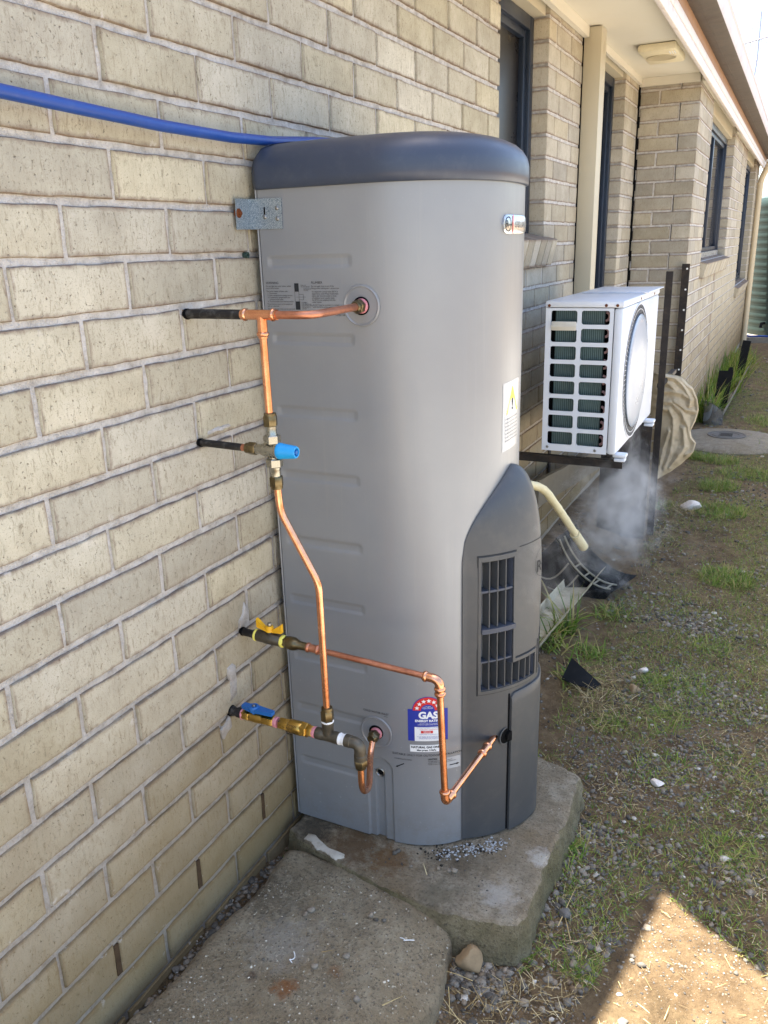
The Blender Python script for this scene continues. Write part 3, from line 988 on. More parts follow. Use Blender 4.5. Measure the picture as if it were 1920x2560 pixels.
# ------------------------------------------------------------------ eaves and roof
roof = thing('house_roof', 'eaves with cream soffit, pale fascia and grey gutter along the house', 'roof', (0.3, 3, 2.27))
def sheet(poly, z0, z1):
    mb = MB()
    mb.prism(poly, lambda x, y: (x, y, z0), lambda x, y: (x, y, z1))
    return mb
EDGE = [(0.395, 12.2), (0.395, 0.790), (0.285, 0.850), (0.20, 0.40), (0.07, -0.50), (0.03, -1.6)]  # near end steps back out of view, shaped to admit the sun patch
sof = sheet([(-0.44, -1.6), (-0.44, 12.2)] + EDGE, 2.2705, 2.285)
sof.build('soffit', 'soffit_paint', roof, 0)
# painted trim round the top of the walls
tr = MB()
for a, b in (((0.0015, 1.90, 2.225), (0.026, 3.088, 2.2695)), ((0.0015, 3.2, 2.235), (0.02, 4.54, 2.2695)), ((0.004, 4.54, 2.225), (RX - 0.01, 4.5645, 2.2695)), ((RX + 0.001, 4.55, 2.225), (RX + 0.022, 5.36, 2.2695)), ((RX + 0.001, 7.38, 2.225), (RX + 0.022, 9.15, 2.2695)), ((0.0015, -1.5, 2.225), (0.02, 1.90, 2.2695))):
    tr.box(a, b)
tr.build('soffit_trim', 'soffit_paint', roof, 0)
MB().box((0.36, 0.80, 2.262), (0.397, 12.1, 2.2702)).build('soffit_edge_strip', 'soffit_edge', roof, 0)
fb = MB(); fb.cbox((0.398, 0.79, 2.195), (0.418, 12.2, 2.246), 0.003); fb.build('fascia_board', 'fascia_white', roof)
fb = MB(); fb.cbox((0.398, 0.79, 2.2475), (0.421, 12.2, 2.288), 0.003); fb.build('fascia_board', 'fascia_white', roof)
fb = MB(); fb.cbox((0.398, 0.79, 2.2895), (0.4165, 12.2, 2.40), 0.002); fb.build('fascia_board', 'fascia_brown', roof)  # upper board in a browner tone than the lower two
# gutter: open channel with rolled front lip
def gprof(y):
    return [(0.4172, y, 2.43), (0.4172, y, 2.348), (0.440, y, 2.342), (0.465, y, 2.3405), (0.4655, y, 2.3425), (0.52, y, 2.345), (0.533, y, 2.352), (0.541, y, 2.368), (0.545, y, 2.42), (0.552, y, 2.428), (0.552, y, 2.440), (0.542, y, 2.443), (0.538, y, 2.436)]
mb = MB()
Ys = [0.70, 3.0, 6.0, 9.0, 12.2]
pr = [gprof(y) for y in Ys]
vs = [q for r_ in pr for q in r_]; m = len(pr[0])
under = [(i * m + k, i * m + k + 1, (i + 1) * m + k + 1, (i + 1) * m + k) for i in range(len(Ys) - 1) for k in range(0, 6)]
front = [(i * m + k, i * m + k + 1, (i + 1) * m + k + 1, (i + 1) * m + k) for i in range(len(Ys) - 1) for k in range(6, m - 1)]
MB().add(vs, under).build('gutter_underside', 'gutter_shade', roof, 30)
MB().add(vs, front).build('gutter_face', 'gutter_metal', roof, 30)
# roof sheets
REDGE = [(0.545, 12.3), (0.545, 0.610), (0.300, 0.780), (0.215, 0.336), (0.08, -0.36), (0.03, -1.65)]  # unseen near step made up to cut the outline of the sun patch
sl = math.tan(R(20))
def rz(x): return 2.44 + (0.5 - x) * sl
mb = MB()
poly = [(-4.5, -1.65), (-4.5, 12.3)] + REDGE
mb.prism(poly, lambda x, y: (x, y, rz(min(x, 0.5)) - 0.012), lambda x, y: (x, y, rz(min(x, 0.5)) + 0.012))
mb.build('roof_sheet', 'roof_metal', roof, 0)
mb = MB()
mb.prism([(-4.52, -1.65), (-4.52, 12.3), (-9.5, 12.3), (-9.5, -1.65)], lambda x, y: (x, y, rz(-4.5) - (-4.5 - x) * sl - 0.012), lambda x, y: (x, y, rz(-4.5) - (-4.5 - x) * sl + 0.012))
mb.build('roof_sheet', 'roof_metal', roof, 0)
# gable end facing the photographer and infill boards along the unseen sun-shaping step
MB().add([(0.0, -1.56, 2.287), (-9.0, -1.56, 2.287), (-4.5, -1.56, rz(-4.5) - 0.03), (0.0, -1.52, 2.287), (-9.0, -1.52, 2.287), (-4.5, -1.52, rz(-4.5) - 0.03)], [(0, 1, 2), (3, 5, 4), (0, 3, 4, 1), (0, 2, 5, 3), (1, 4, 5, 2)]).build('gable_board', 'fascia_white', roof, 0)
mb = MB()
for (xa, ya), (xb_, yb) in zip(EDGE[1:], EDGE[2:]):
    d = Vector((xb_ - xa, yb - ya, 0)).normalized(); nrm = Vector((-d.y, d.x, 0)) * 0.012
    mb.add([(xa, ya, 2.25), (xb_, yb, 2.25), (xb_, yb, rz(xb_) - 0.014), (xa, ya, rz(xa) - 0.014), (xa + nrm.x, ya + nrm.y, 2.25), (xb_ + nrm.x, yb + nrm.y, 2.25), (xb_ + nrm.x, yb + nrm.y, rz(xb_) - 0.014), (xa + nrm.x, ya + nrm.y, rz(xa) - 0.014)],
           [(0, 1, 2, 3), (4, 7, 6, 5), (0, 4, 5, 1), (3, 2, 6, 7), (0, 3, 7, 4), (1, 5, 6, 2)])
mb.build('sun_step_board', 'fascia_white', roof, 0)
# soffit light
lf = thing('soffit_light', 'square cream light fitting on the soffit above the door', 'light', (0.25, 3.78, 2.27))
mb = MB()
mb.cbox((0.148, 3.60, 2.232), (0.335, 3.95, 2.2702), 0.014)
mb.build('case', 'light_case', lf)
mb = MB(); mb.lathe((0.24, 3.775, 2.2315), (0, 0, -1), [(0.0, 0.075), (0.003, 0.072), (0.003, 0.06), (-0.001, 0.052), (-0.001, 0.0)], 28)
mb.build('lens', 'light_lens', lf)
mb = MB()
for k in range(3): mb.box((0.318 - 0.012 * k, 3.64, 2.2290), (0.322 - 0.012 * k, 3.70, 2.2318))
mb.build('trim_lines', 'label_white', lf, 0)

# ------------------------------------------------------------------ water heater
TYC, THW, TXB, TX0, TAX, TN = 0.60, 0.245, 0.02, 0.24, 0.235, 2.4
def tank_outline():
    pts = [(TXB, TYC - THW + 0.004), (TXB + 0.004, TYC - THW)]
    pts += [(TXB + 0.004 + (TX0 - TXB - 0.004) * k / 44, TYC - THW) for k in range(1, 45)]
    for i in range(1, 57):
        a = PI / 2 * i / 56
        c, s = math.cos(a), math.sin(a)
        pts.append((TX0 + TAX * abs(s) ** (2 / TN), TYC - THW * abs(max(c, 0)) ** (2 / TN)))
    return pts + [(x, 2 * TYC - y) for x, y in pts[::-1][1:]]
TP = np.array(tank_outline())
TS = np.concatenate([[0], np.cumsum(np.hypot(*np.diff(TP, axis=0).T))])
T0S = math.hypot(0.004, 0.004)                      # arc length where the flat side starts
def tank_at(s):
    x = np.interp(s, TS, TP[:, 0]); y = np.interp(s, TS, TP[:, 1])
    e = 0.003
    dx = np.interp(s + e, TS, TP[:, 0]) - np.interp(s - e, TS, TP[:, 0])
    dy = np.interp(s + e, TS, TP[:, 1]) - np.interp(s - e, TS, TP[:, 1])
    L = math.hypot(dx, dy) or 1
    return x, y, dy / L, -dx / L
def tank_pt(s, z, off):
    x, y, nx, ny = tank_at(s)
    return (x + nx * off, y + ny * off, z)
S_MID = TS[-1] / 2
heater = thing('water_heater', 'tall grey storage water heater with dark lid on the slab', 'water heater', (0.25, 0.6, 0.0))
RIBS = [1.322, 1.172, 1.021, 0.882, 0.732, 0.590, 0.447, 0.311, 0.164]
def bump1(d, w): 
    q = abs(d) / w
    return 0.0 if q >= 1 else (1 - q * q) ** 2
def side_disp(s, z):
    d = 0.0
    for rz_ in RIBS:
        if abs(z - rz_) < 0.03:
            lo, hi = 0.022, (0.205 if rz_ > 0.2 else 0.175)
            e = min(sstep(lo - 0.004, lo + 0.005, s), 1 - sstep(hi - 0.006, hi + 0.008, s))
            d += -0.0029 * e * sstep(0.014, 0.005, abs(z - rz_))
    # condensate drain channel: arch 66 mm wide, sunk, with a deeper groove
    c, hw, zt = 0.233, 0.033, 0.190
    if z < 0.24 and abs(s - c) < 0.05:
        r = abs(s - c) if z < zt else math.hypot(s - c, z - zt)
        d += -0.0050 * sstep(hw + 0.001, hw - 0.004, r)
        if z < 0.185: d += -0.006 * sstep(0.013, 0.009, abs(s - c + 0.002))
    return d
zs = []
z = 0.0
ZT = 1.474
allz = sorted(set([round(q, 4) for q in np.linspace(0.0, ZT, 150)] + [round(r_ + q, 4) for r_ in RIBS for q in (-.014, -.011, -.008, -.005, 0, .005, .008, .011, .014)] + [round(q, 4) for q in np.linspace(0.0, 0.24, 70)]))
ss = [s for s in TS]
ss = sorted(set([round(float(q), 5) for q in ss] + [round(q, 5) for q in np.linspace(0.19, 0.28, 46)]))
vs = []; ns_ = len(ss)
for z in allz:
    for s in ss:
        x, y, nx, ny = tank_at(s)
        d = side_disp(s, z) if s < 0.32 else 0.0
        vs.append((x + nx * d, y + ny * d, z + 0.004))
fs = [(j * ns_ + i, j * ns_ + i + 1, (j + 1) * ns_ + i + 1, (j + 1) * ns_ + i) for j in range(len(allz) - 1) for i in range(ns_ - 1)]
o = len(vs)
fs += [(j * ns_ + ns_ - 1, j * ns_, (j + 1) * ns_, (j + 1) * ns_ + ns_ - 1) for j in range(len(allz) - 1)]
fs.append(tuple(range(ns_)))
MB().add(vs, fs).build('casing', 'tank_paint', heater, 30, True)
# folded seam along the back edge
MB().tube([(TXB - 0.0005, TYC - THW + 0.001, 0.006), (TXB - 0.0005, TYC - THW + 0.001, 1.472)], 0.0022, 8).build('seam', 'tank_paint', heater)
# lid
prof = [(1.462, 0.0035), (1.464, 0.0065), (1.480, 0.0078), (1.500, 0.0070), (1.515, 0.003), (1.528, -0.006), (1.538, -0.018), (1.546, -0.035), (1.551, -0.06), (1.554, -0.10), (1.555, -0.15), (1.555, -0.21)]
core = [s for s in np.linspace(0.0, TS[-1], 150)]
vs = []
def lid_xy(s, off):
    x, y, nx, ny = tank_at(s)
    if off >= -0.03:
        return x + nx * off, y + ny * off
    q = 1 + (off + 0.0) / 0.235
    cx0, cy0 = 0.245, TYC
    x1, y1 = x - nx * 0.03, y - ny * 0.03
    q = (0.235 + off) / (0.235 - 0.03)
    return cx0 + (x1 - cx0) * q, cy0 + (y1 - cy0) * q
bk = [(TXB, TYC + THW * (1 - 2 * k / 12)) for k in range(1, 12)]
for z, off in prof:
    for s in core: vs.append((*lid_xy(s, off), z))
    for x, y in bk:
        q = 1.0 if off >= -0.03 else (0.235 + off) / (0.235 - 0.03)
        xx = x - off if off >= -0.03 else 0.245 + (x + 0.03 - 0.245) * q
        yy = TYC + (y - TYC) * (1 if off >= -0.03 else q)
        vs.append((max(xx, 0.0135), yy, z))
m = len(core) + len(bk)
vs = [(max(x, 0.0135), y, z) for x, y, z in vs]
fs = [(j * m + i, j * m + (i + 1) % m, (j + 1) * m + (i + 1) % m, (j + 1) * m + i) for j in range(len(prof) - 1) for i in range(m)]
fs.append(tuple(range((len(prof) - 1) * m, len(prof) * m))); fs.append(tuple(range(m))[::-1])
MB().add(vs, fs).build('lid', 'lid_plastic', heater, 60, True)
MB().lathe((0.31, 0.62, 1.552), (0, 0, 1), [(0, 0.008), (0.006, 0.008), (0.008, 0.005)], 10).build('lid_screw', 'brass_dark', heater)

# cowl over the burner: bullet shaped cover on the round front
CXC, CYC, PHM = 0.262, 0.600, 46.3
def cowl_r(ph): return 0.288 - 0.05 * (min(abs(ph), PHM) / PHM) ** 1.2
def tank_r(ph):
    a = R(ph); d = Vector((math.cos(a), math.sin(a)))
    lo, hi = 0.05, 0.4
    for _ in range(26):
        q = (lo + hi) / 2
        X = max(0, CXC + d.x * q - TX0) / TAX; Y = abs(CYC + d.y * q - TYC) / THW
        if X ** TN + Y ** TN < 1: lo = q
        else: hi = q
    return lo
def cowl_top(ph): return 0.716 + 0.172 * max(0.0, 1 - (min(abs(ph), PHM) / PHM) ** 1.3) ** 0.46
_tr = {}
def cowl_rad(ph, z):
    k = round(ph, 2)
    if k not in _tr: _tr[k] = tank_r(ph)
    rt = _tr[k]; rc = max(cowl_r(ph), rt + 0.004)
    zt = cowl_top(ph)
    q = min(1, max(0, (z - 0.56) / (zt - 0.56)))
    g_ = (1 - q ** 3.2) ** 0.55
    taper = 1 - 0.004 * (1 - min(1, z / 0.6))
    return rt + 0.0015 + (rc * taper - rt - 0.0015) * g_
def cowl_pt(ph, z, off=0.0):
    r_ = cowl_rad(ph, z) + off
    return (CXC + r_ * math.cos(R(ph)), CYC + r_ * math.sin(R(ph)), z)
VA0, VA1, VB1 = -36.9, -19.9, -4.6
VZ = [0.400, 0.452, 0.706]
phs = sorted(set([round(q, 3) for q in np.linspace(-PHM, PHM, 65)] + [VA0, VA1, VB1]))
zf = sorted(set([round(q, 4) for q in np.linspace(0.006, 0.745, 48)] + VZ))
def cz(ph, z):
    zb = 0.745 if abs(ph) < 43.0 else min(0.745, cowl_top(ph) - 0.012)
    return z if abs(ph) < 43.0 else 0.006 + (z - 0.006) * (zb - 0.006) / 0.739
upper = [0.08, 0.18, 0.3, 0.42, 0.54, 0.65, 0.75, 0.83, 0.89, 0.94, 0.97, 0.99, 1.0]
rows = []
for z in zf: rows.append([cowl_pt(ph, cz(ph, z)) for ph in phs])
for w_ in upper:
    rr = []
    for ph in phs:
        zb = cz(ph, 0.745)
        rr.append(cowl_pt(ph, zb + (cowl_top(ph) - zb) * w_))
    rows.append(rr)
vs = [q for r_ in rows for q in r_]; m = len(phs); fs = []
for j in range(len(rows) - 1):
    for i in range(m - 1):
        if j < len(zf) - 1:
            pc = (phs[i] + phs[i + 1]) / 2; zc = (zf[j] + zf[j + 1]) / 2
            if (VA0 < pc < VA1 and VZ[0] < zc < VZ[2]) or (VA1 < pc < VB1 and VZ[0] < zc < VZ[1]): continue
        fs.append((j * m + i, j * m + i + 1, (j + 1) * m + i + 1, (j + 1) * m + i))
# skirts back to the casing on both sides
for i in (0, m - 1):
    o = len(vs)
    for j in range(len(rows)):
        x, y, z = rows[j][i]; d = Vector((CXC - x, CYC - y)).normalized() * 0.012
        vs.append((x + d.x, y + d.y, z))
    fs += [(j * m + i, (j + 1) * m + i, o + j + 1, o + j) for j in range(len(rows) - 1)]
o = len(vs)
for i in range(m):
    x, y, z = rows[0][i]; d = Vector((CXC - x, CYC - y)).normalized() * 0.03
    vs.append((x + d.x, y + d.y, z))
fs += [(i, i + 1, o + i + 1, o + i) for i in range(m - 1)]
cowl = MB().add(vs, fs).build('cowl', 'cowl_plastic', heater, 50, True)
# vent: liner, raised frame, shelves and bars
def strip(mb, ph0, ph1, z0, z1, o0, o1, n=8):
    """curved bar of the cowl between two angles, heights and depths"""
    for k in range(n):
        a = ph0 + (ph1 - ph0) * k / n; b = ph0 + (ph1 - ph0) * (k + 1) / n
        q = [cowl_pt(a, z0, o0), cowl_pt(b, z0, o0), cowl_pt(b, z1, o0), cowl_pt(a, z1, o0), cowl_pt(a, z0, o1), cowl_pt(b, z0, o1), cowl_pt(b, z1, o1), cowl_pt(a, z1, o1)]
        f = [(0, 1, 2, 3), (4, 7, 6, 5), (0, 4, 5, 1), (3, 2, 6, 7)]
        if k == 0: f.append((0, 3, 7, 4))
        if k == n - 1: f.append((1, 5, 6, 2))
        mb.add(q, f)
mb = MB()
strip(mb, VA0 - 1.5, VA1 + 1.2, VZ[0] - 0.004, VZ[2] + 0.006, -0.042, -0.040)
strip(mb, VA1 + 1.2, VB1 + 1.0, VZ[0] - 0.004, VZ[1] + 0.006, -0.042, -0.040)
mb.build('vent_back', 'cowl_dark', cowl, 0)
mb = MB()
for ph0, ph1, z0, z1 in ((VA0 - 0.2, VA0 - 0.05, VZ[0], VZ[2]), (VA1 + 0.05, VA1 + 0.2, VZ[1], VZ[2]), (VB1 + 0.05, VB1 + 0.2, VZ[0], VZ[1])):
    strip(mb, ph0, ph1, z0, z1, -0.04, -0.001, 1)
for ph0, ph1, z in ((VA0, VA1, VZ[2] + 0.0006), (VA0, VB1, VZ[0] - 0.0016), (VA1, VB1, VZ[1] + 0.0006)):
    strip(mb, ph0, ph1, z, z + 0.001, -0.04, -0.001)
mb.build('vent_liner', 'cowl_inner', cowl, 0)
mb = MB()
F = 1.5
strip(mb, VA0 - F, VA0 - 0.1, VZ[0] - 0.010, VZ[2] + 0.012, 0.0004, 0.003, 2)
strip(mb, VA0 - 0.1, VA1 + F, VZ[2] + 0.002, VZ[2] + 0.012, 0.0004, 0.003)
strip(mb, VA1 + 0.1, VA1 + F, VZ[1] + 0.010, VZ[2] + 0.002, 0.0004, 0.003, 2)
strip(mb, VA1 + 0.1, VB1 + F, VZ[1] + 0.002, VZ[1] + 0.010, 0.0004, 0.003)
strip(mb, VB1 + 0.1, VB1 + F, VZ[0] - 0.002, VZ[1] + 0.002, 0.0004, 0.003, 2)
strip(mb, VA0 - 0.1, VB1 + F, VZ[0] - 0.010, VZ[0] - 0.002, 0.0004, 0.003)
mb.build('vent_frame', 'cowl_plastic', cowl, 0)
mb = MB()
strip(mb, VA0 - F - 0.35, VA1 + F + 0.35, VZ[2] + 0.0135, VZ[2] + 0.0150, 0.0002, 0.0008)
strip(mb, VA0 - F - 0.5, VA0 - F - 0.25, VZ[0] - 0.012, VZ[2] + 0.0150, 0.0002, 0.0008, 1)
strip(mb, VA1 + F + 0.2, VA1 + F + 0.45, VZ[1] + 0.012, VZ[2] + 0.0150, 0.0002, 0.0008, 1)
strip(mb, VA1 + F + 0.2, VB1 + F + 0.4, VZ[1] + 0.0115, VZ[1] + 0.0130, 0.0002, 0.0008)
strip(mb, VA0 - F - 0.5, VB1 + F, VZ[0] - 0.0125, VZ[0] - 0.0113, 0.0002, 0.0008)
strip(mb, VA1 + 4, 26, 0.7245, 0.7258, 0.0002, 0.0008, 16)
for q in (-1.6, 0.2, 2.0, 3.8): strip(mb, q, q + 0.35, 0.40 + 0.005 * q, 0.49 + 0.006 * q, 0.0003, 0.0009, 1)
mb.build('panel_groove', 'engraved', cowl, 0)
for ph in (-32.6, -28.3, -24.0):
    mb = MB(); strip(mb, ph - 0.22, ph + 0.22, VZ[0], VZ[2], -0.022, 0.001, 1); mb.build('vent_bar', 'cowl_plastic', cowl, 0)
for ph in (-19.9, -15.6, -11.4, -8.0):
    mb = MB(); strip(mb, ph - 0.22, ph + 0.22, VZ[0], VZ[1], -0.03, 0.001, 1); mb.build('vent_bar', 'cowl_plastic', cowl, 0)
for z0, z1, a, b, oo in ((0.634, 0.639, VA0, VA1, -0.002), (0.540, 0.551, VA0, VA1 + 0.6, 0.006), (0.466, 0.470, VA0, VA1, -0.002)):
    mb = MB(); strip(mb, a, b, z0, z1, -0.036, oo); mb.build('vent_shelf', 'cowl_inner', cowl, 0)
for ph in (-34.8, -30.5, -26.0, -22.0):
    mb = MB(); strip(mb, ph - 0.6, ph + 0.6, VZ[0], VZ[2] - 0.01, -0.0395, -0.034, 1); mb.build('vent_fin', 'cowl_inner', cowl, 0)
for ph in (-34.0, -25.2):
    mb = MB(); strip(mb, ph - 1.0, ph + 1.0, VZ[0] + 0.02, VZ[1] + 0.0, -0.0395, -0.032, 1); mb.build('vent_fin', 'label_white' if False else 'cowl_inner', cowl, 0)
# access door on the lower front
mb = MB()
def door_z(ph): return 0.372 + 0.006 * math.cos(R(ph * 2)) - 0.010 * max(0, (ph + 18.5) / -2.0 if ph < -18.5 else 0)
dph = list(np.linspace(-20.6, 30, 28))
vs = []; nd = len(dph)
lev = [(0.006, 0.0), (0.006, 0.007), (1.0, 0.007), (1.0, 0.0)]
for q, off in [(0, -0.004), (0, 0.0065)] + [(k / 14, 0.0065) for k in range(1, 14)] + [(0.992, 0.0065), (1.0, 0.0045), (1.0, -0.004)]:
    for ph in dph: vs.append(cowl_pt(ph, 0.006 + (door_z(ph) - 0.006) * q, off))
nr = len(vs) // nd
fs = [(j * nd + i, j * nd + i + 1, (j + 1) * nd + i + 1, (j + 1) * nd + i) for j in range(nr - 1) for i in range(nd - 1)]
fs.append(tuple(j * nd for j in range(nr)))
fs.append(tuple(j * nd + nd - 1 for j in range(nr))[::-1])
door = MB().add(vs, fs).build('access_door', 'cowl_plastic', cowl, 40, True)
mb = MB(); strip(mb, -21.6, -20.75, 0.008, 0.376, 0.0003, 0.0010, 1); mb.build('door_gap', 'black_void', cowl, 0)
# cut-out where the gas pipe enters
GH = (-22.6, 0.268)
mb = MB()
ctr = Vector(cowl_pt(GH[0], GH[1], 0)); ax = Vector((math.cos(R(GH[0])), math.sin(R(GH[0])), 0))
mb.lathe(ctr, ax, [(0.0006, 0.0225), (0.0014, 0.022), (0.0014, 0.019), (0.0008, 0.0185)], 24, False)
mb.build('pipe_rim', 'cowl_plastic', cowl)
mb = MB(); mb.lathe(ctr, ax, [(0.0004, 0.0186), (0.0010, 0.0186)], 24); mb.build('pipe_opening', 'black_void', cowl)
mb = MB(); q = cowl_pt(-20.7, 0.268, 0.0); mb.lathe(q, ax, [(0.0004, 0.0125), (0.0070, 0.0125)], 20); mb.build('pipe_opening', 'black_void', cowl)

def wrap(name, geo, mat, parent, fn, off, smooth=0):
    v, f = geo
    vs = [fn(a, b, off) for a, b, _ in v]
    return MB().add(vs, f).build(name, mat, parent, smooth, False)
def place(geo, s0, z0):
    v, f = geo
    return [(a + s0, b + z0, c) for a, b, c in v], f
def rectgeo(s0, z0, s1, z1, n=10):
    v = []; f = []
    for k in range(n + 1):
        s = s0 + (s1 - s0) * k / n
        v += [(s, z0, 0), (s, z1, 0)]
    for k in range(n): f.append((2 * k, 2 * k + 2, 2 * k + 3, 2 * k + 1))
    return v, f
def polygeo(pts): return [(a, b, 0) for a, b in pts], [tuple(range(len(pts)))]
def merge(*gs):
    v = []; f = []
    for gv, gf in gs:
        o = len(v); v += gv; f += [tuple(i + o for i in q) for q in gf]
    return v, f
SB = T0S - 0.004 + 0.0                 # side coordinate to arc length
def on_tank(s, z, off): return tank_pt(s + 0.0016, z, off)
def arrow(s0, z0, s1, z1, w=0.0022, h=0.006):
    d = Vector((s1 - s0, z1 - z0)); L = d.length; d.normalize(); nn = Vector((-d.y, d.x))
    P = Vector((s0, z0)); Q = Vector((s1, z1)); B = Q - d * h
    pts = [P + nn * w / 2, P - nn * w / 2, B - nn * w / 2, B - nn * w * 1.25, Q, B + nn * w * 1.25, B + nn * w / 2]
    return polygeo([tuple(q) for q in pts])
wrap('warning_print', merge(place(text_geo('WARNING', 0.0062), 0.010, 1.284), place(text_geo('Do not light the water heater unless\nunit is full of water.', 0.0040), 0.010, 1.2785),
     place(text_geo('This water heater is fitted with:\n  1. Thermostat.\n  2. Over temperature energy cut-out.\n  3. Combination temperature and\n      pressure relief valve.\n  4. Thermocouple with thermal switch.', 0.0040), 0.010, 1.2685),
     place(text_geo('These devices must not be tampered\nwith or removed.', 0.0040), 0.0105, 1.2435), place(text_geo('The water heater must not be operated\nunless each of these devices is fitted\nand is in working order.', 0.0040), 0.011, 1.234)), 'ink', heater, on_tank, 0.0007)
wrap('plumber_print', merge(place(text_geo('PLUMBER', 0.0062), 0.116, 1.284), place(text_geo('Do not apply heat to any of the\nfittings when making your connections.', 0.0040), 0.116, 1.278),
     place(text_geo('An expansion control valve (ECV) is\nrequired by some Water Authorities\nand is also recommended in areas\nof scaling or poor quality water.\nAn ECV is not supplied with this\nwater heater.', 0.0040), 0.117, 1.2675), place(text_geo('An ECV may be necessary to comply\nwith the terms of the warranty.', 0.0040), 0.118, 1.242),
     place(text_geo('121261 AB', 0.0048), 0.168, 1.2225)), 'ink', heater, on_tank, 0.0007)
wrap('diagram_print', merge(rectgeo(0.077, 1.269, 0.087, 1.285, 2), rectgeo(0.078, 1.234, 0.0885, 1.250, 2), rectgeo(0.0770, 1.250, 0.0776, 1.269, 1), rectgeo(0.0865, 1.250, 0.0871, 1.269, 1), rectgeo(0.0865, 1.2635, 0.097, 1.2640, 1), rectgeo(0.0865, 1.2530, 0.097, 1.2535, 1), rectgeo(0.0968, 1.2530, 0.0973, 1.2640, 1), rectgeo(0.080, 1.2583, 0.103, 1.2587, 1),
     place(text_geo('BODY OF\nWATER HEATER', 0.0028), 0.092, 1.280), place(text_geo('DISTANCE OF\nFITTING', 0.0028), 0.098, 1.273), place(text_geo('PLUMBER\nTHE LENGTH OF\nTHE FITTING INTO\nTHE SOCKET IS\nLIMITED', 0.0030), 0.092, 1.2465)), 'engraved', heater, on_tank, 0.0007)
wrap('cold_inlet_print', merge(place(text_geo('COLD WATER INLET', 0.0068), 0.195, 0.3445), rectgeo(0.247, 0.3400, 0.256, 0.3408, 2)), 'ink', heater, on_tank, 0.0007)
# star rating label
lab = wrap('energy_label', rectgeo(0.303, 0.288, 0.393, 0.369, 14), 'label_blue', heater, on_tank, 0.0006)
cxs, czs = 0.348, 0.366
arc = lambda r0, r1, a0, a1, n: ([(cxs + r * math.cos(R(a0 + (a1 - a0) * k / n)), czs + r * math.sin(R(a0 + (a1 - a0) * k / n)), 0) for k in range(n + 1) for r in (r0, r1)], [(2 * k, 2 * k + 1, 2 * k + 3, 2 * k + 2) for k in range(n)])
wrap('star_band', arc(0.0155, 0.0335, 0, 180, 24), 'label_red', lab, on_tank, 0.0009)
wrap('star_rim', arc(0.0335, 0.0350, -2, 182, 24), 'label_blue', lab, on_tank, 0.0009)
wrap('star_core', arc(0.0, 0.0155, 0, 180, 16), 'label_blue', lab, on_tank, 0.0009)
for k in range(6):
    a = R(165 - k * 27)
    cx2, cz2 = cxs + 0.0247 * math.cos(a), czs + 0.0247 * math.sin(a)
    pts = []
    for q in range(10):
        rr = 0.0058 if q % 2 == 0 else 0.0024
        pts.append((cx2 + rr * math.cos(R(90 + 36 * q)), cz2 + rr * math.sin(R(90 + 36 * q))))
    wrap('star', polygeo(pts), 'label_white', lab, on_tank, 0.0012)
wrap('label_text', merge(place(text_geo('GAS', 0.0235, 'CENTER', 0.0011), 0.349, 0.3465), place(text_geo('ENERGY RATING', 0.0078, 'CENTER', 0.0003), 0.349, 0.3375), place(text_geo('USE THIS LABEL TO COMPARE\nDIFFERENT HOME WATER HEATERS', 0.0030, 'CENTER'), 0.349, 0.3320), place(text_geo('THE MORE\nSTARS, THE MORE\nENERGY EFFICIENT', 0.0028, 'CENTER'), cxs, 0.3760)), 'label_white', lab, on_tank, 0.0012)
wrap('label_panel', rectgeo(0.318, 0.288, 0.381, 0.3245, 8), 'label_white', lab, on_tank, 0.0012)
wrap('label_panel_red', rectgeo(0.332, 0.3085, 0.359, 0.3150, 4), 'label_red', lab, on_tank, 0.0015)
wrap('label_number', place(text_geo('20310', 0.0066, 'CENTER'), 0.3455, 0.3095), 'label_white', lab, on_tank, 0.0018)
wrap('label_small_print', merge(place(text_geo('COMPARATIVE ENERGY CONSUMPTION', 0.0030, 'CENTER'), 0.350, 0.3215), place(text_geo('WHEN TESTED TO AUSTRALIAN STD', 0.0026, 'CENTER'), 0.350, 0.3045), place(text_geo('ACTUAL ENERGY USE AND RUNNING COSTS\nWILL DEPEND ON HOW YOU USE THE\nAPPLIANCE AND LOCAL CONDITIONS', 0.0026, 'CENTER', 0, 1, 1.0), 0.350, 0.2990)), 'label_blue', lab, on_tank, 0.0015)
wrap('label_red_print', place(text_geo('YOUR ENERGY CONSUMPTION', 0.0030, 'CENTER'), 0.350, 0.3170), 'label_red', lab, on_tank, 0.0015)
ng = wrap('gas_sticker', rectgeo(0.307, 0.2595, 0.381, 0.2775, 10), 'label_white', heater, on_tank, 0.0006)
wrap('gas_sticker_text', merge(place(text_geo('NATURAL GAS ONLY', 0.0072, 'CENTER', 0.0003), 0.344, 0.2695), place(text_geo('Max press. 3.5kPa', 0.0060, 'CENTER', 0.0002), 0.344, 0.2622)), 'ink', ng, on_tank, 0.0010)
wrap('outdoor_print', place(text_geo('SUITABLE ONLY FOR OUTDOOR INSTALLATION', 0.0074), 0.265, 0.2475), 'ink', heater, on_tank, 0.0008)
wrap('condensate_print', merge(place(text_geo('CONDENSATE DRAIN', 0.0042), 0.269, 0.2355), arrow(0.292, 0.2255, 0.272, 0.2135)), 'ink', heater, on_tank, 0.0008)
wrap('clear_sticker', rectgeo(0.383, 0.210, 0.424, 0.240, 6), 'clear_label', heater, on_tank, 0.0004)
wrap('lighting_print', merge(place(text_geo('LIGHTING', 0.0046, 'LEFT', 0.0002), 0.347, 0.2385), place(text_geo('To light pilot or for main remove\naccess cover. Lighting instructions are\ninside access cover.', 0.0042), 0.347, 0.2335), arrow(0.397, 0.2195, 0.421, 0.2200, 0.0022, 0.007)), 'ink', heater, on_tank, 0.0010)
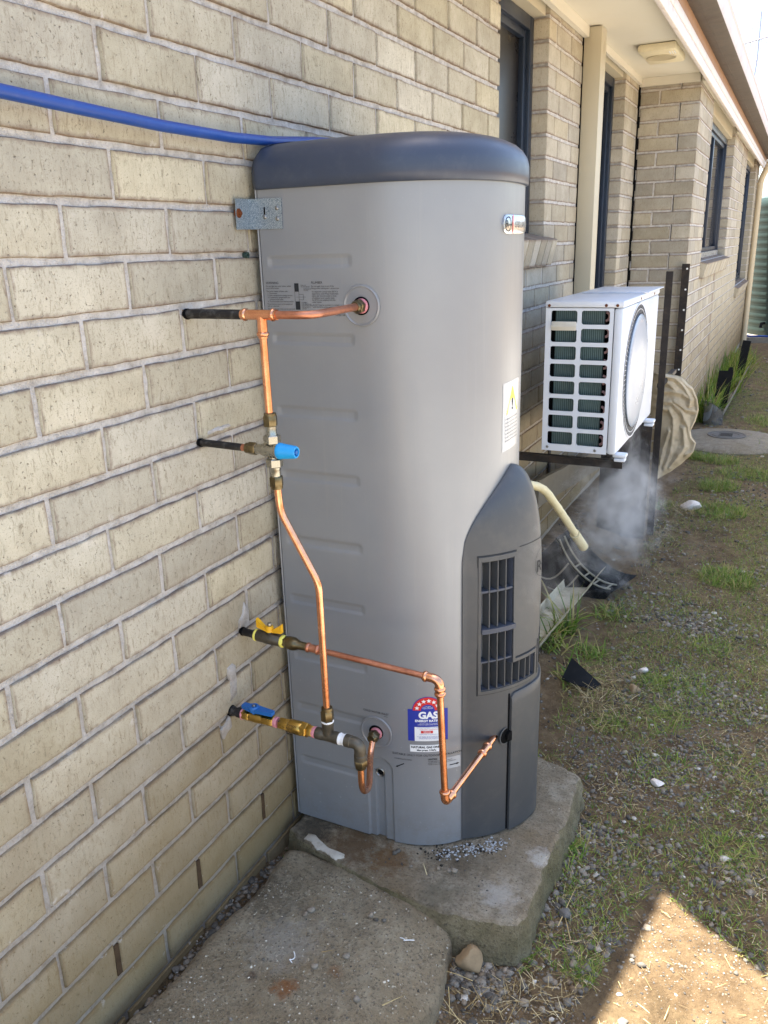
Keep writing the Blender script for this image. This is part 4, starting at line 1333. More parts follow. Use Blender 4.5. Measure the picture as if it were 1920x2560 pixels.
# warning sticker and badge on the round front
st = wrap('warning_sticker', rectgeo(0.553, 0.925, 0.665, 1.072, 12), 'clear_label', heater, on_tank, 0.0005)
wrap('warning_triangle', polygeo([(0.572, 1.003), (0.648, 1.003), (0.610, 1.060)]), 'label_yellow', st, on_tank, 0.0010)
wrap('sticker_text', merge(*[place(text_geo('Hot water may scald. Read the manual first', 0.0046), 0.566, 0.992 - 0.0078 * k) for k in range(7)], place(text_geo('!', 0.035, 'CENTER', 0.0008), 0.610, 1.010)), 'ink', st, on_tank, 0.0014)
wrap('sticker_lines', merge(*[rectgeo(0.557 + 0.008 * k, 0.93, 0.558 + 0.008 * k, 1.068, 1) for k in range(5)]), 'label_white', st, on_tank, 0.0012)
mb = MB()
bs0, bs1, bz0, bz1 = 0.536, 0.684, 1.3675, 1.4025
pts = []
for k in range(17):
    a = R(90 + 180 * k / 16); pts.append((bs0 + 0.0175 + 0.0175 * math.cos(a), 1.385 + 0.0175 * math.sin(a)))
for k in range(17):
    a = R(-90 + 180 * k / 16); pts.append((bs1 - 0.0175 + 0.0175 * math.cos(a), 1.385 + 0.0175 * math.sin(a)))
npt = len(pts)
cs, czz = (bs0 + bs1) / 2, 1.385
xs = np.linspace(bs0, bs1, 40)
def badge_h(s):
    if s < bs0 + 0.0175: return math.sqrt(max(0, 0.0175 ** 2 - (s - bs0 - 0.0175) ** 2))
    if s > bs1 - 0.0175: return math.sqrt(max(0, 0.0175 ** 2 - (s - bs1 + 0.0175) ** 2))
    return 0.0175
vs = []
for s in xs:
    h_ = badge_h(s)
    for q, off in ((-1, 0.0), (-1, 0.003), (-0.86, 0.0045), (0.86, 0.0045), (1, 0.003), (1, 0.0)):
        vs.append(on_tank(s, 1.385 + q * h_, off))
fs = [(6 * k + i, 6 * k + i + 1, 6 * k + 7 + i, 6 * k + 6 + i) for k in range(39) for i in range(5)]
badge = MB().add(vs, fs).build('badge', 'badge_silver', heater, 40, True)
def ring2d(cx, cz, r0, r1, n=32, sx=1.0):
    return [(cx + sx * r * math.cos(2 * PI * k / n), cz + r * math.sin(2 * PI * k / n), 0) for k in range(n) for r in (r0, r1)], [(2 * k, 2 * k + 1, (2 * k + 3) % (2 * n), (2 * k + 2) % (2 * n)) for k in range(n)]
wrap('emblem', merge(ring2d(bs0 + 0.020, 1.385, 0.0125, 0.0142), place(text_geo('R', 0.020, 'CENTER'), bs0 + 0.0150, 1.3785), place(text_geo('heem', 0.0090, 'LEFT'), bs0 + 0.0185, 1.3815)), 'engraved', badge, on_tank, 0.0054)
wrap('red_stripe', rectgeo(bs0 + 0.040, 1.368, bs0 + 0.044, 1.402, 2), 'label_red', badge, on_tank, 0.0054)
wrap('badge_text', place(text_geo('STELLAR', 0.0165, 'LEFT', 0.0002, 1.1), bs0 + 0.058, 1.3790), 'print_grey', badge, on_tank, 0.0054)
# engraved emblem on the cowl
def on_cowl(a, b, off): return cowl_pt(a * 180 / PI / 0.288, b, off)
wrap('cowl_emblem', merge(ring2d(0.006, 0.668, 0.0335, 0.0345, 40), place(text_geo('R', 0.040, 'CENTER'), -0.010, 0.648), place(text_geo('heem', 0.0170, 'LEFT'), -0.004, 0.657)), 'engraved', cowl, on_cowl, 0.0010)
# connection collars
def collar(s, z, r=0.040, name='pipe_collar'):
    mb = MB()
    x, y, nx, ny = tank_at(s)
    mb.lathe((x, y, z), (0, -1, 0), [(0.0, r), (0.0022, r - 0.0008), (0.0030, r - 0.003), (0.0012, r - 0.006), (0.0006, 0.018), (0.0006, 0.0)], 48)
    mb.build(name, 'tank_paint', heater, 25)
    mb = MB(); mb.lathe((x, y, z), (0, -1, 0), [(0.0008, 0.0175), (0.0025, 0.0175), (0.0030, 0.0165)], 28); mb.build('socket', 'black_void', heater)
collar(0.228, 1.242); collar(0.228, 0.295)
mb = MB(); mb.lathe((0.2505, TYC - THW + 0.0135, 0.185), (0, -1, 0), [(0.0, 0.0115), (0.0095, 0.0115), (0.0105, 0.0095), (0.0080, 0.0075), (0.0, 0.0070)], 24); mb.build('drain_spigot', 'screw_steel', heater)
mb = MB(); mb.lathe((0.2505, TYC - THW + 0.0125, 0.185), (0, -1, 0), [(0.0005, 0.0070), (0.0062, 0.0070)], 20); mb.build('drain_bore', 'black_void', heater)
# galvanised restraint bracket
br = thing('wall_bracket', 'folded galvanised bracket tying the heater to the wall', 'bracket', (0.0, 0.35, 1.41))
th = 0.0018
mb = MB()
mb.prism([(0.002, 1.3895), (0.079, 1.3885), (0.080, 1.4455), (0.002, 1.4465)], lambda a, b: (a, TYC - THW - 0.0012, b), lambda a, b: (a, TYC - THW - 0.0012 - th, b))
mb.prism([(0.298, 1.389), (TYC - THW - 0.0012, 1.3895), (TYC - THW - 0.0012, 1.4465), (0.301, 1.4455)], lambda a, b: (0.0022 + 0.006 * (0.352 - a) / 0.055, a, b), lambda a, b: (0.0022 + th + 0.006 * (0.352 - a) / 0.055, a, b))
mb.build('plate', 'galvanised', br, 0)
for x, z in ((0.069, 1.427), (0.069, 1.4075), (0.040, 1.412)):
    mb = MB(); mb.lathe((x, TYC - THW - 0.003, z), (0, -1, 0), [(0, 0.0042), (0.0015, 0.0042), (0.003, 0.0025)], 12); mb.build('screw', 'screw_steel', br)
mb = MB(); mb.box((0.0385, TYC - THW - 0.0036, 1.410), (0.0415, TYC - THW - 0.0030, 1.430)); mb.build('slot', 'black_void', br, 0)
mb = MB(); mb.lathe((0.010, 0.309, 1.419), (1, 0, 0), [(-0.006, 0.009), (0.0, 0.009), (0.0005, 0.004), (0.005, 0.004)], 14); mb.build('wall_screw', 'rust', br)

# ------------------------------------------------------------------ pipework
class PMB(MB):
    PS = 0.80                                   # bore scale of the fittings, measured from the photograph
    def tube(s, pts, r, seg=14, cap=True):
        return MB.tube(s, pts, [q * s.PS for q in r] if isinstance(r, (list, tuple)) else r * s.PS, seg, cap)
    def lathe(s, o, ax, prof, seg=24, cap=True, rot=0.0):
        return MB.lathe(s, o, ax, [(t_, r_ * s.PS) for t_, r_ in prof], seg, cap, rot)
def wall_hole(parent, y, z, r):
    mb = MB(); mb.lathe((0, y, z), (1, 0, 0), [(-0.004, r), (0.0012, r * 1.02), (0.0016, r * 0.8)], 18); mb.build('wall_hole', 'black_void', parent)
def ring_bead(mb, o, ax, t, r): mb.lathe(o, ax, [(t - 0.004, r), (t - 0.0025, r + 0.0022), (t, r + 0.003), (t + 0.0025, r + 0.0022), (t + 0.004, r)], 20)
CR = 0.0088
HY, HZ = 0.138, 1.242
hp = thing('hot_water_pipe', 'bent copper pipe from black wall stub to the upper heater outlet', 'pipe', (0.0, HY, HZ))
mb = PMB(); mb.tube([(-0.03, HY, HZ), (0.05, HY, HZ + 0.0005), (0.124, HY, HZ)], 0.0108, 16); mb.build('lagged_stub', 'black_lagging', hp)
mb = PMB()
mb.tube([(0.120, HY, HZ), (0.194, HY, HZ)], 0.0112, 20)
ring_bead(mb, (0, HY, HZ), (1, 0, 0), 0.127, 0.0112); ring_bead(mb, (0, HY, HZ), (1, 0, 0), 0.186, 0.0112)
mb.tube([(0.162, HY, HZ), (0.162, HY, HZ - 0.040)], 0.0112, 20)
ring_bead(mb, (0.162, HY, HZ), (0, 0, -1), 0.033, 0.0112)
mb.build('copper_tee', 'copper', hp)
mb = PMB()
mb.tube(fillet([(0.190, HY, HZ), (0.262, HY + 0.002, HZ), (0.2485, TYC - THW - 0.02, HZ)], 0.05, 12), CR, 18); mb.build('copper_elbow_pipe', 'copper_dull', hp)
mb = PMB()
mb.hexnut((0.2485, TYC - THW, HZ), (0, -1, 0), 0.010, 0.024, 0.0175, 0.3); mb.lathe((0.2485, TYC - THW, HZ), (0, -1, 0), [(0.024, 0.0145), (0.030, 0.0135), (0.033, 0.0115)], 20)
mb.build('union_nut', 'brass_dark', hp)
mb = PMB(); mb.lathe((0.2485, TYC - THW, HZ), (0, -1, 0), [(0.002, 0.0165), (0.004, 0.0180), (0.0075, 0.0175), (0.0105, 0.0158)], 18); mb.build('thread_tape', 'tape_pink', hp)
mb = PMB(); mb.tube([(0.162, HY, HZ - 0.036), (0.1625, HY, 1.14), (0.1635, HY, 1.060)], CR, 18); mb.build('copper_riser', 'copper', hp)

VX, VY, VZc = 0.1665, HY, 0.999
tv = thing('tempering_valve', 'nickel tempering valve with blue cap between copper pipes', 'valve', (VX, VY, VZc))
mb = PMB()
mb.hexnut((VX - 0.002, VY, 0), (0, 0, 1), 1.044, 1.064, 0.0165, 0.4); mb.lathe((VX - 0.002, VY, 0), (0, 0, 1), [(1.060, 0.0148), (1.068, 0.0140), (1.069, 0.0105)], 20)
mb.build('compression_nut', 'brass_dark', tv)
mb = PMB(); mb.lathe((VX - 0.001, VY, 0), (0, 0, 1), [(1.024, 0.0125), (1.030, 0.0125), (1.031, 0.0118), (1.044, 0.0118)], 20); mb.build('tail_piece', 'nickel', tv)
mb = PMB(); mb.hexnut((VX - 0.001, VY, 0), (0, 0, 1), 1.012, 1.028, 0.0200, 0.2); mb.build('union_nut', 'nickel', tv)
mb = PMB()
mb.lathe((VX, VY, VZc), (0, 0, 1), [(-0.016, 0.0125), (0.016, 0.0125)], 20)
mb.lathe((VX, VY, VZc), (1, 0, 0), [(-0.042, 0.0115), (-0.026, 0.0125), (-0.018, 0.0165), (-0.005, 0.0185), (0.006, 0.0192), (0.012, 0.0192), (0.0125, 0.0175)], 26)
mb.build('valve_body', 'nickel', tv)
mb = PMB(); mb.lathe((VX, VY, VZc), (1, 0, 0), [(0.011, 0.0180), (0.013, 0.0188), (0.017, 0.0188), (0.018, 0.0182), (0.047, 0.0146), (0.050, 0.0128), (0.0500, 0.0098), (0.045, 0.0090)], 28)
mb.build('cap', 'blue_plastic', tv)
mb = PMB(); mb.hexnut((VX, VY, VZc), (1, 0, 0), 0.0445, 0.0506, 0.0060, 0.1, 0.0004); mb.build('cap_socket', 'blue_handle', tv)
mb = PMB(); mb.hexnut((VX + 0.001, VY, 0), (0, 0, 1), 0.968, 0.984, 0.0200, 0.2); mb.build('union_nut', 'nickel', tv)
mb = PMB(); mb.lathe((VX + 0.0015, VY, 0), (0, 0, 1), [(0.950, 0.0118), (0.962, 0.0118), (0.963, 0.0125), (0.970, 0.0125)], 20); mb.build('tail_piece', 'nickel', tv)
mb = PMB(); mb.hexnut((VX + 0.002, VY, 0), (0, 0, 1), 0.930, 0.950, 0.0165, 0.4); mb.lathe((VX + 0.002, VY, 0), (0, 0, 1), [(0.925, 0.0105), (0.926, 0.0140), (0.934, 0.0148)], 20); mb.build('compression_nut', 'brass_dark', tv)
mb = PMB(); mb.hexnut((0, VY, VZc), (1, 0, 0), 0.112, 0.130, 0.0150, 0.5); mb.lathe((0, VY, VZc), (1, 0, 0), [(0.106, 0.0105), (0.107, 0.0125), (0.114, 0.0130)], 20); mb.build('inlet_nut', 'brass_dark', tv)
mb = PMB(); mb.tube([(-0.03, VY + 0.004, 1.000), (0.02, VY + 0.003, 1.000), (0.098, VY, 0.999)], 0.0088, 14); mb.build('lagged_stub', 'black_lagging', tv)
mb = PMB(); mb.tube([(0.095, VY, 0.999), (0.114, VY, 0.999)], 0.0086, 14); mb.build('copper_end', 'copper_dull', tv)

CY, CZ = 0.154, 0.404
cr = thing('copper_riser', 'long copper pipe with two bends below the tempering valve', 'pipe', (0.24, CY, 0.45))
mb = PMB(); mb.tube(fillet([(VX + 0.003, VY, 0.935), (0.1725, VY, 0.882), (0.2415, 0.148, 0.742), (0.2405, CY, 0.440)], 0.018, 6), CR, 18); mb.build('copper_tube', 'copper', cr)

cw = thing('cold_water_line', 'brass isolating valve, check valve and tee feeding the cold inlet', 'pipe', (0.0, CY, CZ))
X1 = (1, 0, 0)
O = (0, CY, CZ)
mb = PMB(); mb.lathe(O, X1, [(-0.03, 0.0135), (0.006, 0.0135), (0.007, 0.0115), (0.016, 0.0115), (0.017, 0.0140), (0.029, 0.0140)], 18); mb.build('wall_stub', 'black_lagging', cw)
mb = PMB(); mb.hexnut(O, X1, 0.030, 0.050, 0.0165, 0.3); mb.lathe(O, X1, [(0.048, 0.0135), (0.056, 0.0150), (0.066, 0.0158), (0.076, 0.0150), (0.084, 0.0135)], 22); mb.hexnut(O, X1, 0.082, 0.110, 0.0160, 0.3); mb.build('ball_valve', 'brass', cw)
mb = PMB(); mb.lathe(O, X1, [(0.028, 0.0142), (0.031, 0.0168), (0.034, 0.0142)], 16); mb.build('thread_tape', 'tape_pink', cw); mb = PMB()
mb.lathe(O, X1, [(0.110, 0.0130), (0.112, 0.0146), (0.114, 0.0138), (0.117, 0.0147), (0.119, 0.0130)], 16); mb.build('thread_tape', 'tape_pink', cw); mb = PMB(); mb.lathe(O, X1, [(0.203, 0.0130), (0.206, 0.0150), (0.211, 0.0152), (0.215, 0.0130)], 16); mb.build('thread_tape', 'tape_pink', cw)
mb = PMB(); mb.hexnut(O, X1, 0.124, 0.150, 0.0165, 0.3); mb.lathe(O, X1, [(0.146, 0.0150), (0.150, 0.0185), (0.178, 0.0190), (0.181, 0.0165)], 24); mb.hexnut(O, X1, 0.176, 0.192, 0.0200, 0.35); mb.hexnut(O, X1, 0.190, 0.206, 0.0155, 0.3); mb.build('check_valve', 'brass', cw)
v, f = text_geo('TOMSON\nFLOW\nMAX 14\nPN 20', 0.0062, 'LEFT')
mb = PMB(); mb.add([(0.150 + a * 0.9, CY - 0.0194 * math.cos(0.75 + (b - 0.004) / 0.019), CZ + 0.0194 * math.sin(0.75 + (b - 0.004) / 0.019)) for a, b, _ in v], f)
v, f = arrow(0.151, 0.0, 0.176, 0.0, 0.0012, 0.006)
mb.add([(a, CY - 0.0194 * math.cos(-0.1 + b / 0.019), CZ + 0.0194 * math.sin(-0.1 + b / 0.019)) for a, b, _ in v], f)
mb.build('cast_marks', 'ink', cw, 0, False)
mb = PMB()
mb.lathe(O, X1, [(0.211, 0.0135), (0.214, 0.0158), (0.228, 0.0158), (0.230, 0.0148), (0.252, 0.0148), (0.255, 0.0158), (0.266, 0.0158), (0.267, 0.0130)], 22)
mb.lathe((0.2405, CY, CZ), (0, 0, 1), [(0.0, 0.0145), (0.022, 0.0145), (0.024, 0.0155), (0.034, 0.0155), (0.035, 0.0130)], 22); mb.build('tee', 'bronze', cw)
mb = PMB(); mb.hexnut((0.2405, CY, CZ), (0, 0, 1), 0.036, 0.060, 0.0170, 0.3); mb.lathe((0.2405, CY, CZ), (0, 0, 1), [(0.058, 0.0150), (0.066, 0.0140), (0.067, 0.0105)], 20); mb.build('compression_nut', 'brass_dark', cw)
mb = PMB(); mb.lathe(O, X1, [(0.266, 0.0148), (0.268, 0.0160), (0.2705, 0.0150), (0.274, 0.0140), (0.2775, 0.0150), (0.279, 0.0160), (0.281, 0.0148)], 18); mb.build('white_tape', 'tape_white', cw); mb = PMB(); mb.lathe((0.2405, CY, CZ), (0, 0, 1), [(0.032, 0.0150), (0.0345, 0.0164), (0.037, 0.0150)], 18); mb.build('white_tape', 'tape_white', cw)
mb = PMB()
mb.tube(fillet([(0.281, CY, CZ), (0.313, CY, CZ), (0.313, CY, CZ - 0.034)], 0.016, 8), 0.0152, 22)
mb.lathe(O, X1, [(0.280, 0.0150), (0.281, 0.0163), (0.293, 0.0163), (0.294, 0.0150)], 22); mb.lathe((0.313, CY, CZ), (0, 0, -1), [(0.024, 0.0150), (0.025, 0.0163), (0.036, 0.0163), (0.037, 0.014)], 22); mb.build('elbow', 'bronze', cw)
mb = PMB(); mb.hexnut((0.313, CY, CZ), (0, 0, -1), 0.036, 0.052, 0.0172, 0.35); mb.lathe((0.313, CY, CZ), (0, 0, -1), [(0.050, 0.0150), (0.056, 0.0140), (0.058, 0.0105)], 20); mb.build('compression_nut', 'brass_dark', cw)
mb = PMB(); mb.tube(fillet([(0.313, CY, CZ - 0.045), (0.313, CY + 0.001, 0.290), (0.300, 0.210, 0.255), (0.255, 0.305, 0.268), (0.2485, TYC - THW - 0.02, 0.295)], 0.03, 8), CR, 18); mb.build('copper_loop', 'copper', cw)
mb = PMB(); mb.hexnut((0.2485, TYC - THW, 0.295), (0, -1, 0), 0.010, 0.026, 0.0170, 0.3); mb.lathe((0.2485, TYC - THW, 0.295), (0, -1, 0), [(0.026, 0.0140), (0.033, 0.0115)], 18); mb.build('union_nut', 'brass_dark', cw)
mb = PMB(); mb.lathe((0.2485, TYC - THW, 0.295), (0, -1, 0), [(0.002, 0.0165), (0.005, 0.0182), (0.0105, 0.0165)], 18); mb.build('thread_tape', 'tape_pink', cw)
# blue lever handle
mb = PMB()
def lev(a, b, z): return (0.062 + a, CY - 0.002 + b, CZ + z)
mb.lathe((0.062, CY - 0.002, CZ), (0, 0, 1), [(0.008, 0.007), (0.0155, 0.007), (0.016, 0.0135), (0.026, 0.0140), (0.028, 0.0125), (0.028, 0.0065), (0.025, 0.006)], 20)
for poly in ([(0.006, -0.010), (0.048, -0.0075), (0.048, 0.0055), (0.006, 0.010)], [(-0.006, -0.010), (-0.030, -0.004), (-0.030, 0.009), (-0.006, 0.010)]):
    mb.prism(poly, lambda a, b: lev(a, b, 0.0165 + 0.02 * max(0, a) * 0.0), lambda a, b: lev(a, b, 0.0245))
mb.build('lever', 'blue_handle', cw)
mb = PMB(); mb.lathe((0.062, CY - 0.002, CZ), (0, 0, 1), [(0.024, 0.005), (0.0285, 0.005), (0.030, 0.003)], 14); mb.build('lever_screw', 'screw_steel', cw)

GY, GZ = 0.219, 0.557
gp = thing('gas_pipe', 'copper gas line with yellow handled valve running to the cowl', 'pipe', (0.0, GY, GZ))
def gpt(x): return GZ + 0.006 - 0.03 * x
A = Vector((0.0, GY, 0.563)); B = Vector((0.455, GY, 0.548)); D = (B - A).normalized()
mb = PMB(); mb.lathe(A, D, [(-0.03, 0.0105), (0.024, 0.0105), (0.026, 0.0125), (0.032, 0.0125)], 18); mb.build('wall_stub', 'black_lagging', gp)
mb = PMB(); mb.lathe(A, D, [(0.030, 0.0140), (0.034, 0.0160), (0.058, 0.0160), (0.060, 0.0172), (0.080, 0.0172), (0.082, 0.0160), (0.100, 0.0160), (0.102, 0.0140)], 24); mb.lathe(A + D * 0.070, (0, 0, 1), [(0.010, 0.008), (0.021, 0.008)], 16); mb.build('gas_cock', 'bronze', gp)
mb = PMB(); mb.lathe(A, D, [(0.031, 0.0135), (0.033, 0.0168), (0.037, 0.0168), (0.038, 0.0160)], 18); mb.build('gas_tape', 'tape_yellow', gp); mb = PMB(); mb.lathe(A, D, [(0.098, 0.0160), (0.101, 0.0172), (0.1045, 0.0165), (0.107, 0.0130)], 18); mb.build('gas_tape', 'tape_yellow', gp)
mb = PMB(); mb.hexnut(A, D, 0.104, 0.114, 0.0155, 0.2); mb.lathe(A, D, [(0.112, 0.0150), (0.116, 0.0178), (0.130, 0.0178), (0.136, 0.0150), (0.142, 0.0115), (0.165, 0.0108)], 22); mb.build('adaptor', 'brass_dark', gp)
mb = PMB(); mb.lathe(A, D, [(0.158, 0.0102), (0.192, 0.0108)], 18); ring_bead(mb, A, D, 0.164, 0.0105); ring_bead(mb, A, D, 0.187, 0.0105); mb.build('coupling', 'copper_dull', gp)
E1 = Vector((0.459, GY, 0.5475)); E2 = Vector((0.470, GY, 0.268)); E3 = Vector(cowl_pt(GH[0], GH[1] + 0.004, -0.02))
mb = PMB(); mb.tube([A + D * 0.155, E1 - D * 0.018], CR - 0.001, 18); mb.build('copper_tube', 'copper_dull', gp)
d12 = (E2 - E1).normalized(); d23 = (E3 - E2).normalized()
mb = PMB(); mb.tube([E1 + d12 * 0.02, E2 - d12 * 0.018], CR, 18); mb.build('copper_tube', 'copper', gp)
mb = PMB(); mb.tube([E2 + d23 * 0.018, E3], CR, 18); mb.build('copper_tube', 'copper', gp)
mb = PMB(); mb.tube(fillet([E1 - D * 0.034, E1, E1 + d12 * 0.036], 0.016, 8), 0.0115, 20); ring_bead(mb, E1, -D, 0.029, 0.0113); ring_bead(mb, E1, d12, 0.031, 0.0113); ring_bead(mb, E1, d12, 0.020, 0.0113); mb.build('elbow', 'copper', gp)
mb = PMB(); mb.tube(fillet([E2 - d12 * 0.030, E2, E2 + d23 * 0.034], 0.014, 8), 0.0115, 20); ring_bead(mb, E2, -d12, 0.025, 0.0113); ring_bead(mb, E2, d23, 0.029, 0.0113); mb.build('elbow', 'copper', gp)
Lg = (E3 - E2).length
mb = PMB(); mb.lathe(E2, d23, [(Lg - 0.105, 0.0108), (Lg - 0.063, 0.0108)], 18); ring_bead(mb, E2, d23, Lg - 0.099, 0.0108); ring_bead(mb, E2, d23, Lg - 0.069, 0.0108); mb.build('coupling', 'copper', gp)
mb = PMB()
hc = A + D * 0.070
mb.lathe(hc, (0, 0, 1), [(0.017, 0.0115), (0.026, 0.0110), (0.029, 0.0085)], 18)
for sgn in (-1, 1):
    def wing_pt(a, b, zo):
        return (hc.x + sgn * (0.008 + 0.026 * a), hc.y - sgn * 0.004 * a, hc.z + 0.018 + (b - 0.35) * (0.006 + 0.012 * a) + 0.010 * a + 0.0)
    prof_ = [(0, 0), (1, -0.1), (1, 1.0), (0, 0.9)]
    mb.prism(prof_, lambda a, b: tuple(Vector(wing_pt(a, b, 0)) + Vector((0, -0.0045, 0))), lambda a, b: tuple(Vector(wing_pt(a, b, 0)) + Vector((0, 0.0045, 0))))
mb.build('butterfly_handle', 'yellow_handle', gp)
mb = PMB(); mb.hexnut(hc, (0, 0, 1), 0.028, 0.036, 0.0062, 0.3); mb.build('handle_nut', 'screw_steel', gp)

wall_hole(hp, HY, HZ, 0.0098); wall_hole(tv, VY + 0.0035, 1.0, 0.0082); wall_hole(gp, GY, 0.5635, 0.0095); wall_hole(cw, CY, CZ, 0.0122)
def mortar_patch(pts, parent, th=0.004):
    cy3 = sum(p_[0] for p_ in pts) / len(pts); cz3 = sum(p_[1] for p_ in pts) / len(pts)
    pts = densify(pts, 0.004)
    pts = [(y + 0.004 * nz(y, z, 3, 50), z + 0.004 * nz(y, z, 7, 50)) for y, z in pts]
    m = len(pts); vs = []; fs = []
    for q, xx in ((1.0, -0.003), (0.94, th * 0.5), (0.6, th), (0.2, th * 0.8)):
        for y, z in pts:
            Y, Z = cy3 + (y - cy3) * q, cz3 + (z - cz3) * q
            vs.append((xx + 0.0012 * nz(Y, Z, 1, 60), Y, Z))
    for a in range(3): fs += [(a * m + k, a * m + (k + 1) % m, (a + 1) * m + (k + 1) % m, (a + 1) * m + k) for k in range(m)]
    fs.append(tuple(3 * m + k for k in range(m)))
    MB().add(vs, fs).build('mortar_patch', 'mortar', parent, 60)
mortar_patch([(0.150, 0.425), (0.175, 0.43), (0.182, 0.50), (0.170, 0.512), (0.150, 0.505), (0.155, 0.46)], wall)
mortar_patch([(0.205, 0.575), (0.235, 0.572), (0.245, 0.600), (0.228, 0.628), (0.222, 0.606), (0.205, 0.592)], wall, 0.003)
mortar_patch([(0.118, 0.35), (0.150, 0.37), (0.145, 0.395), (0.112, 0.38)], wall, 0.003)
mortar_patch([(0.16, 1.010), (0.24, 1.012), (0.232, 1.020), (0.16, 1.019)], wall, 0.003)
# blue plastic water pipe on the wall
bp = MB(); bp.tube([(0.045, -2.6, 1.585), (0.034, -0.8, 1.568), (0.030, -0.234, 1.558), (0.030, -0.09, 1.5535), (0.029, 0.083, 1.549), (0.027, 0.275, 1.5495), (0.022, 0.42, 1.556), (0.018, 0.60, 1.572), (0.018, 1.1, 1.60)], 0.0094, 20)
tag(bp.build('water_pipe', 'blue_pipe'), 'blue plastic pipe sagging along the brick wall behind the lid', 'pipe')

# ------------------------------------------------------------------ air conditioner on wall brackets
AX0, AX1, AY0, AY1, AZ0, AZ1 = 0.163, 0.447, 2.0, 2.832, 0.574, 1.142
ac = thing('air_conditioner', 'white outdoor air conditioner unit on steel wall brackets', 'air conditioner', ((AX0 + AX1) / 2, AY0, AZ0))
mb = MB()
mb.box((AX0, AY0 + 0.001, AZ0), (AX0 + 0.003, AY1, 1.13)); mb.box((AX0, AY0 + 0.03, AZ0), (AX1 - 0.004, AY1, AZ0 + 0.012)); mb.box((AX0, AY1 - 0.004, AZ0), (AX1 - 0.004, AY1 - 0.001, 1.13))
mb.build('base_pan', 'white_paint', ac, 0)
mb = MB(); mb.cbox((AX1 - 0.034, AY0, AZ0), (AX1, AY1, 1.1155), 0.010); mb.build('front_panel', 'white_paint', ac)
mb = MB(); mb.cbox((AX0 - 0.003, AY0 - 0.003, 1.117), (AX1 + 0.002, AY1 + 0.003, AZ1), 0.008); mb.build('top_cover', 'white_paint', ac)
# perforated end panel
def rounded(x0, x1, z0, z1, r, n=5):
    out = []
    for cx, cz_, a0 in ((x1 - r, z1 - r, 0), (x0 + r, z1 - r, 90), (x0 + r, z0 + r, 180), (x1 - r, z0 + r, 270)):
        for k in range(n + 1):
            a = R(a0 + 90 * k / n); out.append((cx + r * math.cos(a), cz_ + r * math.sin(a)))
    return out
def ray_rect(px, pz, x0, x1, z0, z1, cx, cz_):
    dx, dz = px - cx, pz - cz_
    tx = ((x1 - cx) / dx if dx > 0 else (x0 - cx) / dx) if abs(dx) > 1e-9 else 1e9
    tz = ((z1 - cz_) / dz if dz > 0 else (z0 - cz_) / dz) if abs(dz) > 1e-9 else 1e9
    q = min(tx, tz)
    return (cx + dx * q, cz_ + dz * q)
ep = MB()
PX = [(AX0, 0.2885, 0.183, 0.281), (0.2885, AX1 - 0.0335, 0.296, 0.399)]
ztop = 1.116; pitch = 0.0652
zrows = [(ztop - pitch * i, ztop - pitch * (i + 1)) for i in range(8)]
for (c0, c1, h0, h1) in PX:
    for i, (zt, zb) in enumerate(zrows):
        z1h, z0h = zt - 0.009, zb + 0.006
        if i == 7: zb = AZ0
        cx, cz_ = (h0 + h1) / 2, (z0h + z1h) / 2
        hole = rounded(h0, h1, z0h, z1h, 0.009)
        m = len(hole)
        outer = [ray_rect(px, pz, c0, c1, zb, zt, cx, cz_) for px, pz in hole]
        # snap corners so that the cell is filled completely
        for cxx, czz2 in ((c0, zb), (c0, zt), (c1, zb), (c1, zt)):
            b = min(range(m), key=lambda q: (outer[q][0] - cxx) ** 2 + (outer[q][1] - czz2) ** 2)
            outer[b] = (cxx, czz2)
        vs = [(x, AY0, z) for x, z in outer] + [(x, AY0, z) for x, z in hole] + [(x, AY0 + 0.008, z) for x, z in hole]
        fs = [(k, (k + 1) % m, m + (k + 1) % m, m + k) for k in range(m)] + [(m + k, m + (k + 1) % m, 2 * m + (k + 1) % m, 2 * m + k) for k in range(m)]
        ep.add(vs, fs)
ep.build('end_grille', 'white_paint', ac, 30)
MB().box((0.193, AY0 + 0.030, AZ0 + 0.02), (0.376, AY0 + 0.034, 1.11)).build('coil', 'coil_fin', ac, 0)
MB().box((AX0 + 0.004, AY0 + 0.045, AZ0 + 0.013), (AX1 - 0.035, AY0 + 0.05, 1.112)).build('cavity', 'black_void', ac, 0)
mb = MB()
for i in range(9):
    zc = 1.085 - 0.058 * i
    mb.tube([(0.381 + 0.013 * math.cos(a), AY0 + 0.024, zc + 0.015 * math.sin(a)) for a in np.linspace(-PI / 2, PI / 2, 10)], 0.005, 10)
mb.build('coil_bends', 'tube_dull', ac)
MB().cbox((0.186, AY0 - 0.008, 1.035), (0.280, AY0 - 0.0005, 1.068), 0.004).box((0.186, AY0 - 0.014, 1.048), (0.280, AY0 - 0.008, 1.053)).build('cable_cover', 'ac_vent_cover', ac)
for x, y, z, m_ in ((0.176, AY0 - 0.0035, 1.125, 'rust'), (0.385, AY0 - 0.0035, 1.126, 'rust'), (0.425, AY0 - 0.0035, 1.126, 'rust'), (0.185, AY0 - 0.0005, 0.588, 'screw_steel'), (0.370, AY0 - 0.0005, 0.586, 'screw_steel')):
    mb = MB(); mb.lathe((x, y, z), (0, -1, 0), [(0, 0.0055), (0.0015, 0.005), (0.0022, 0.003)], 12); mb.build('screw', m_, ac)
for y in (2.35, 2.68):
    mb = MB(); mb.lathe((AX1 + 0.002, y, 1.128), (1, 0, 0), [(0, 0.0055), (0.0015, 0.005), (0.0022, 0.003)], 12); mb.build('screw', 'rust', ac)
FC = (2.335, 0.845)
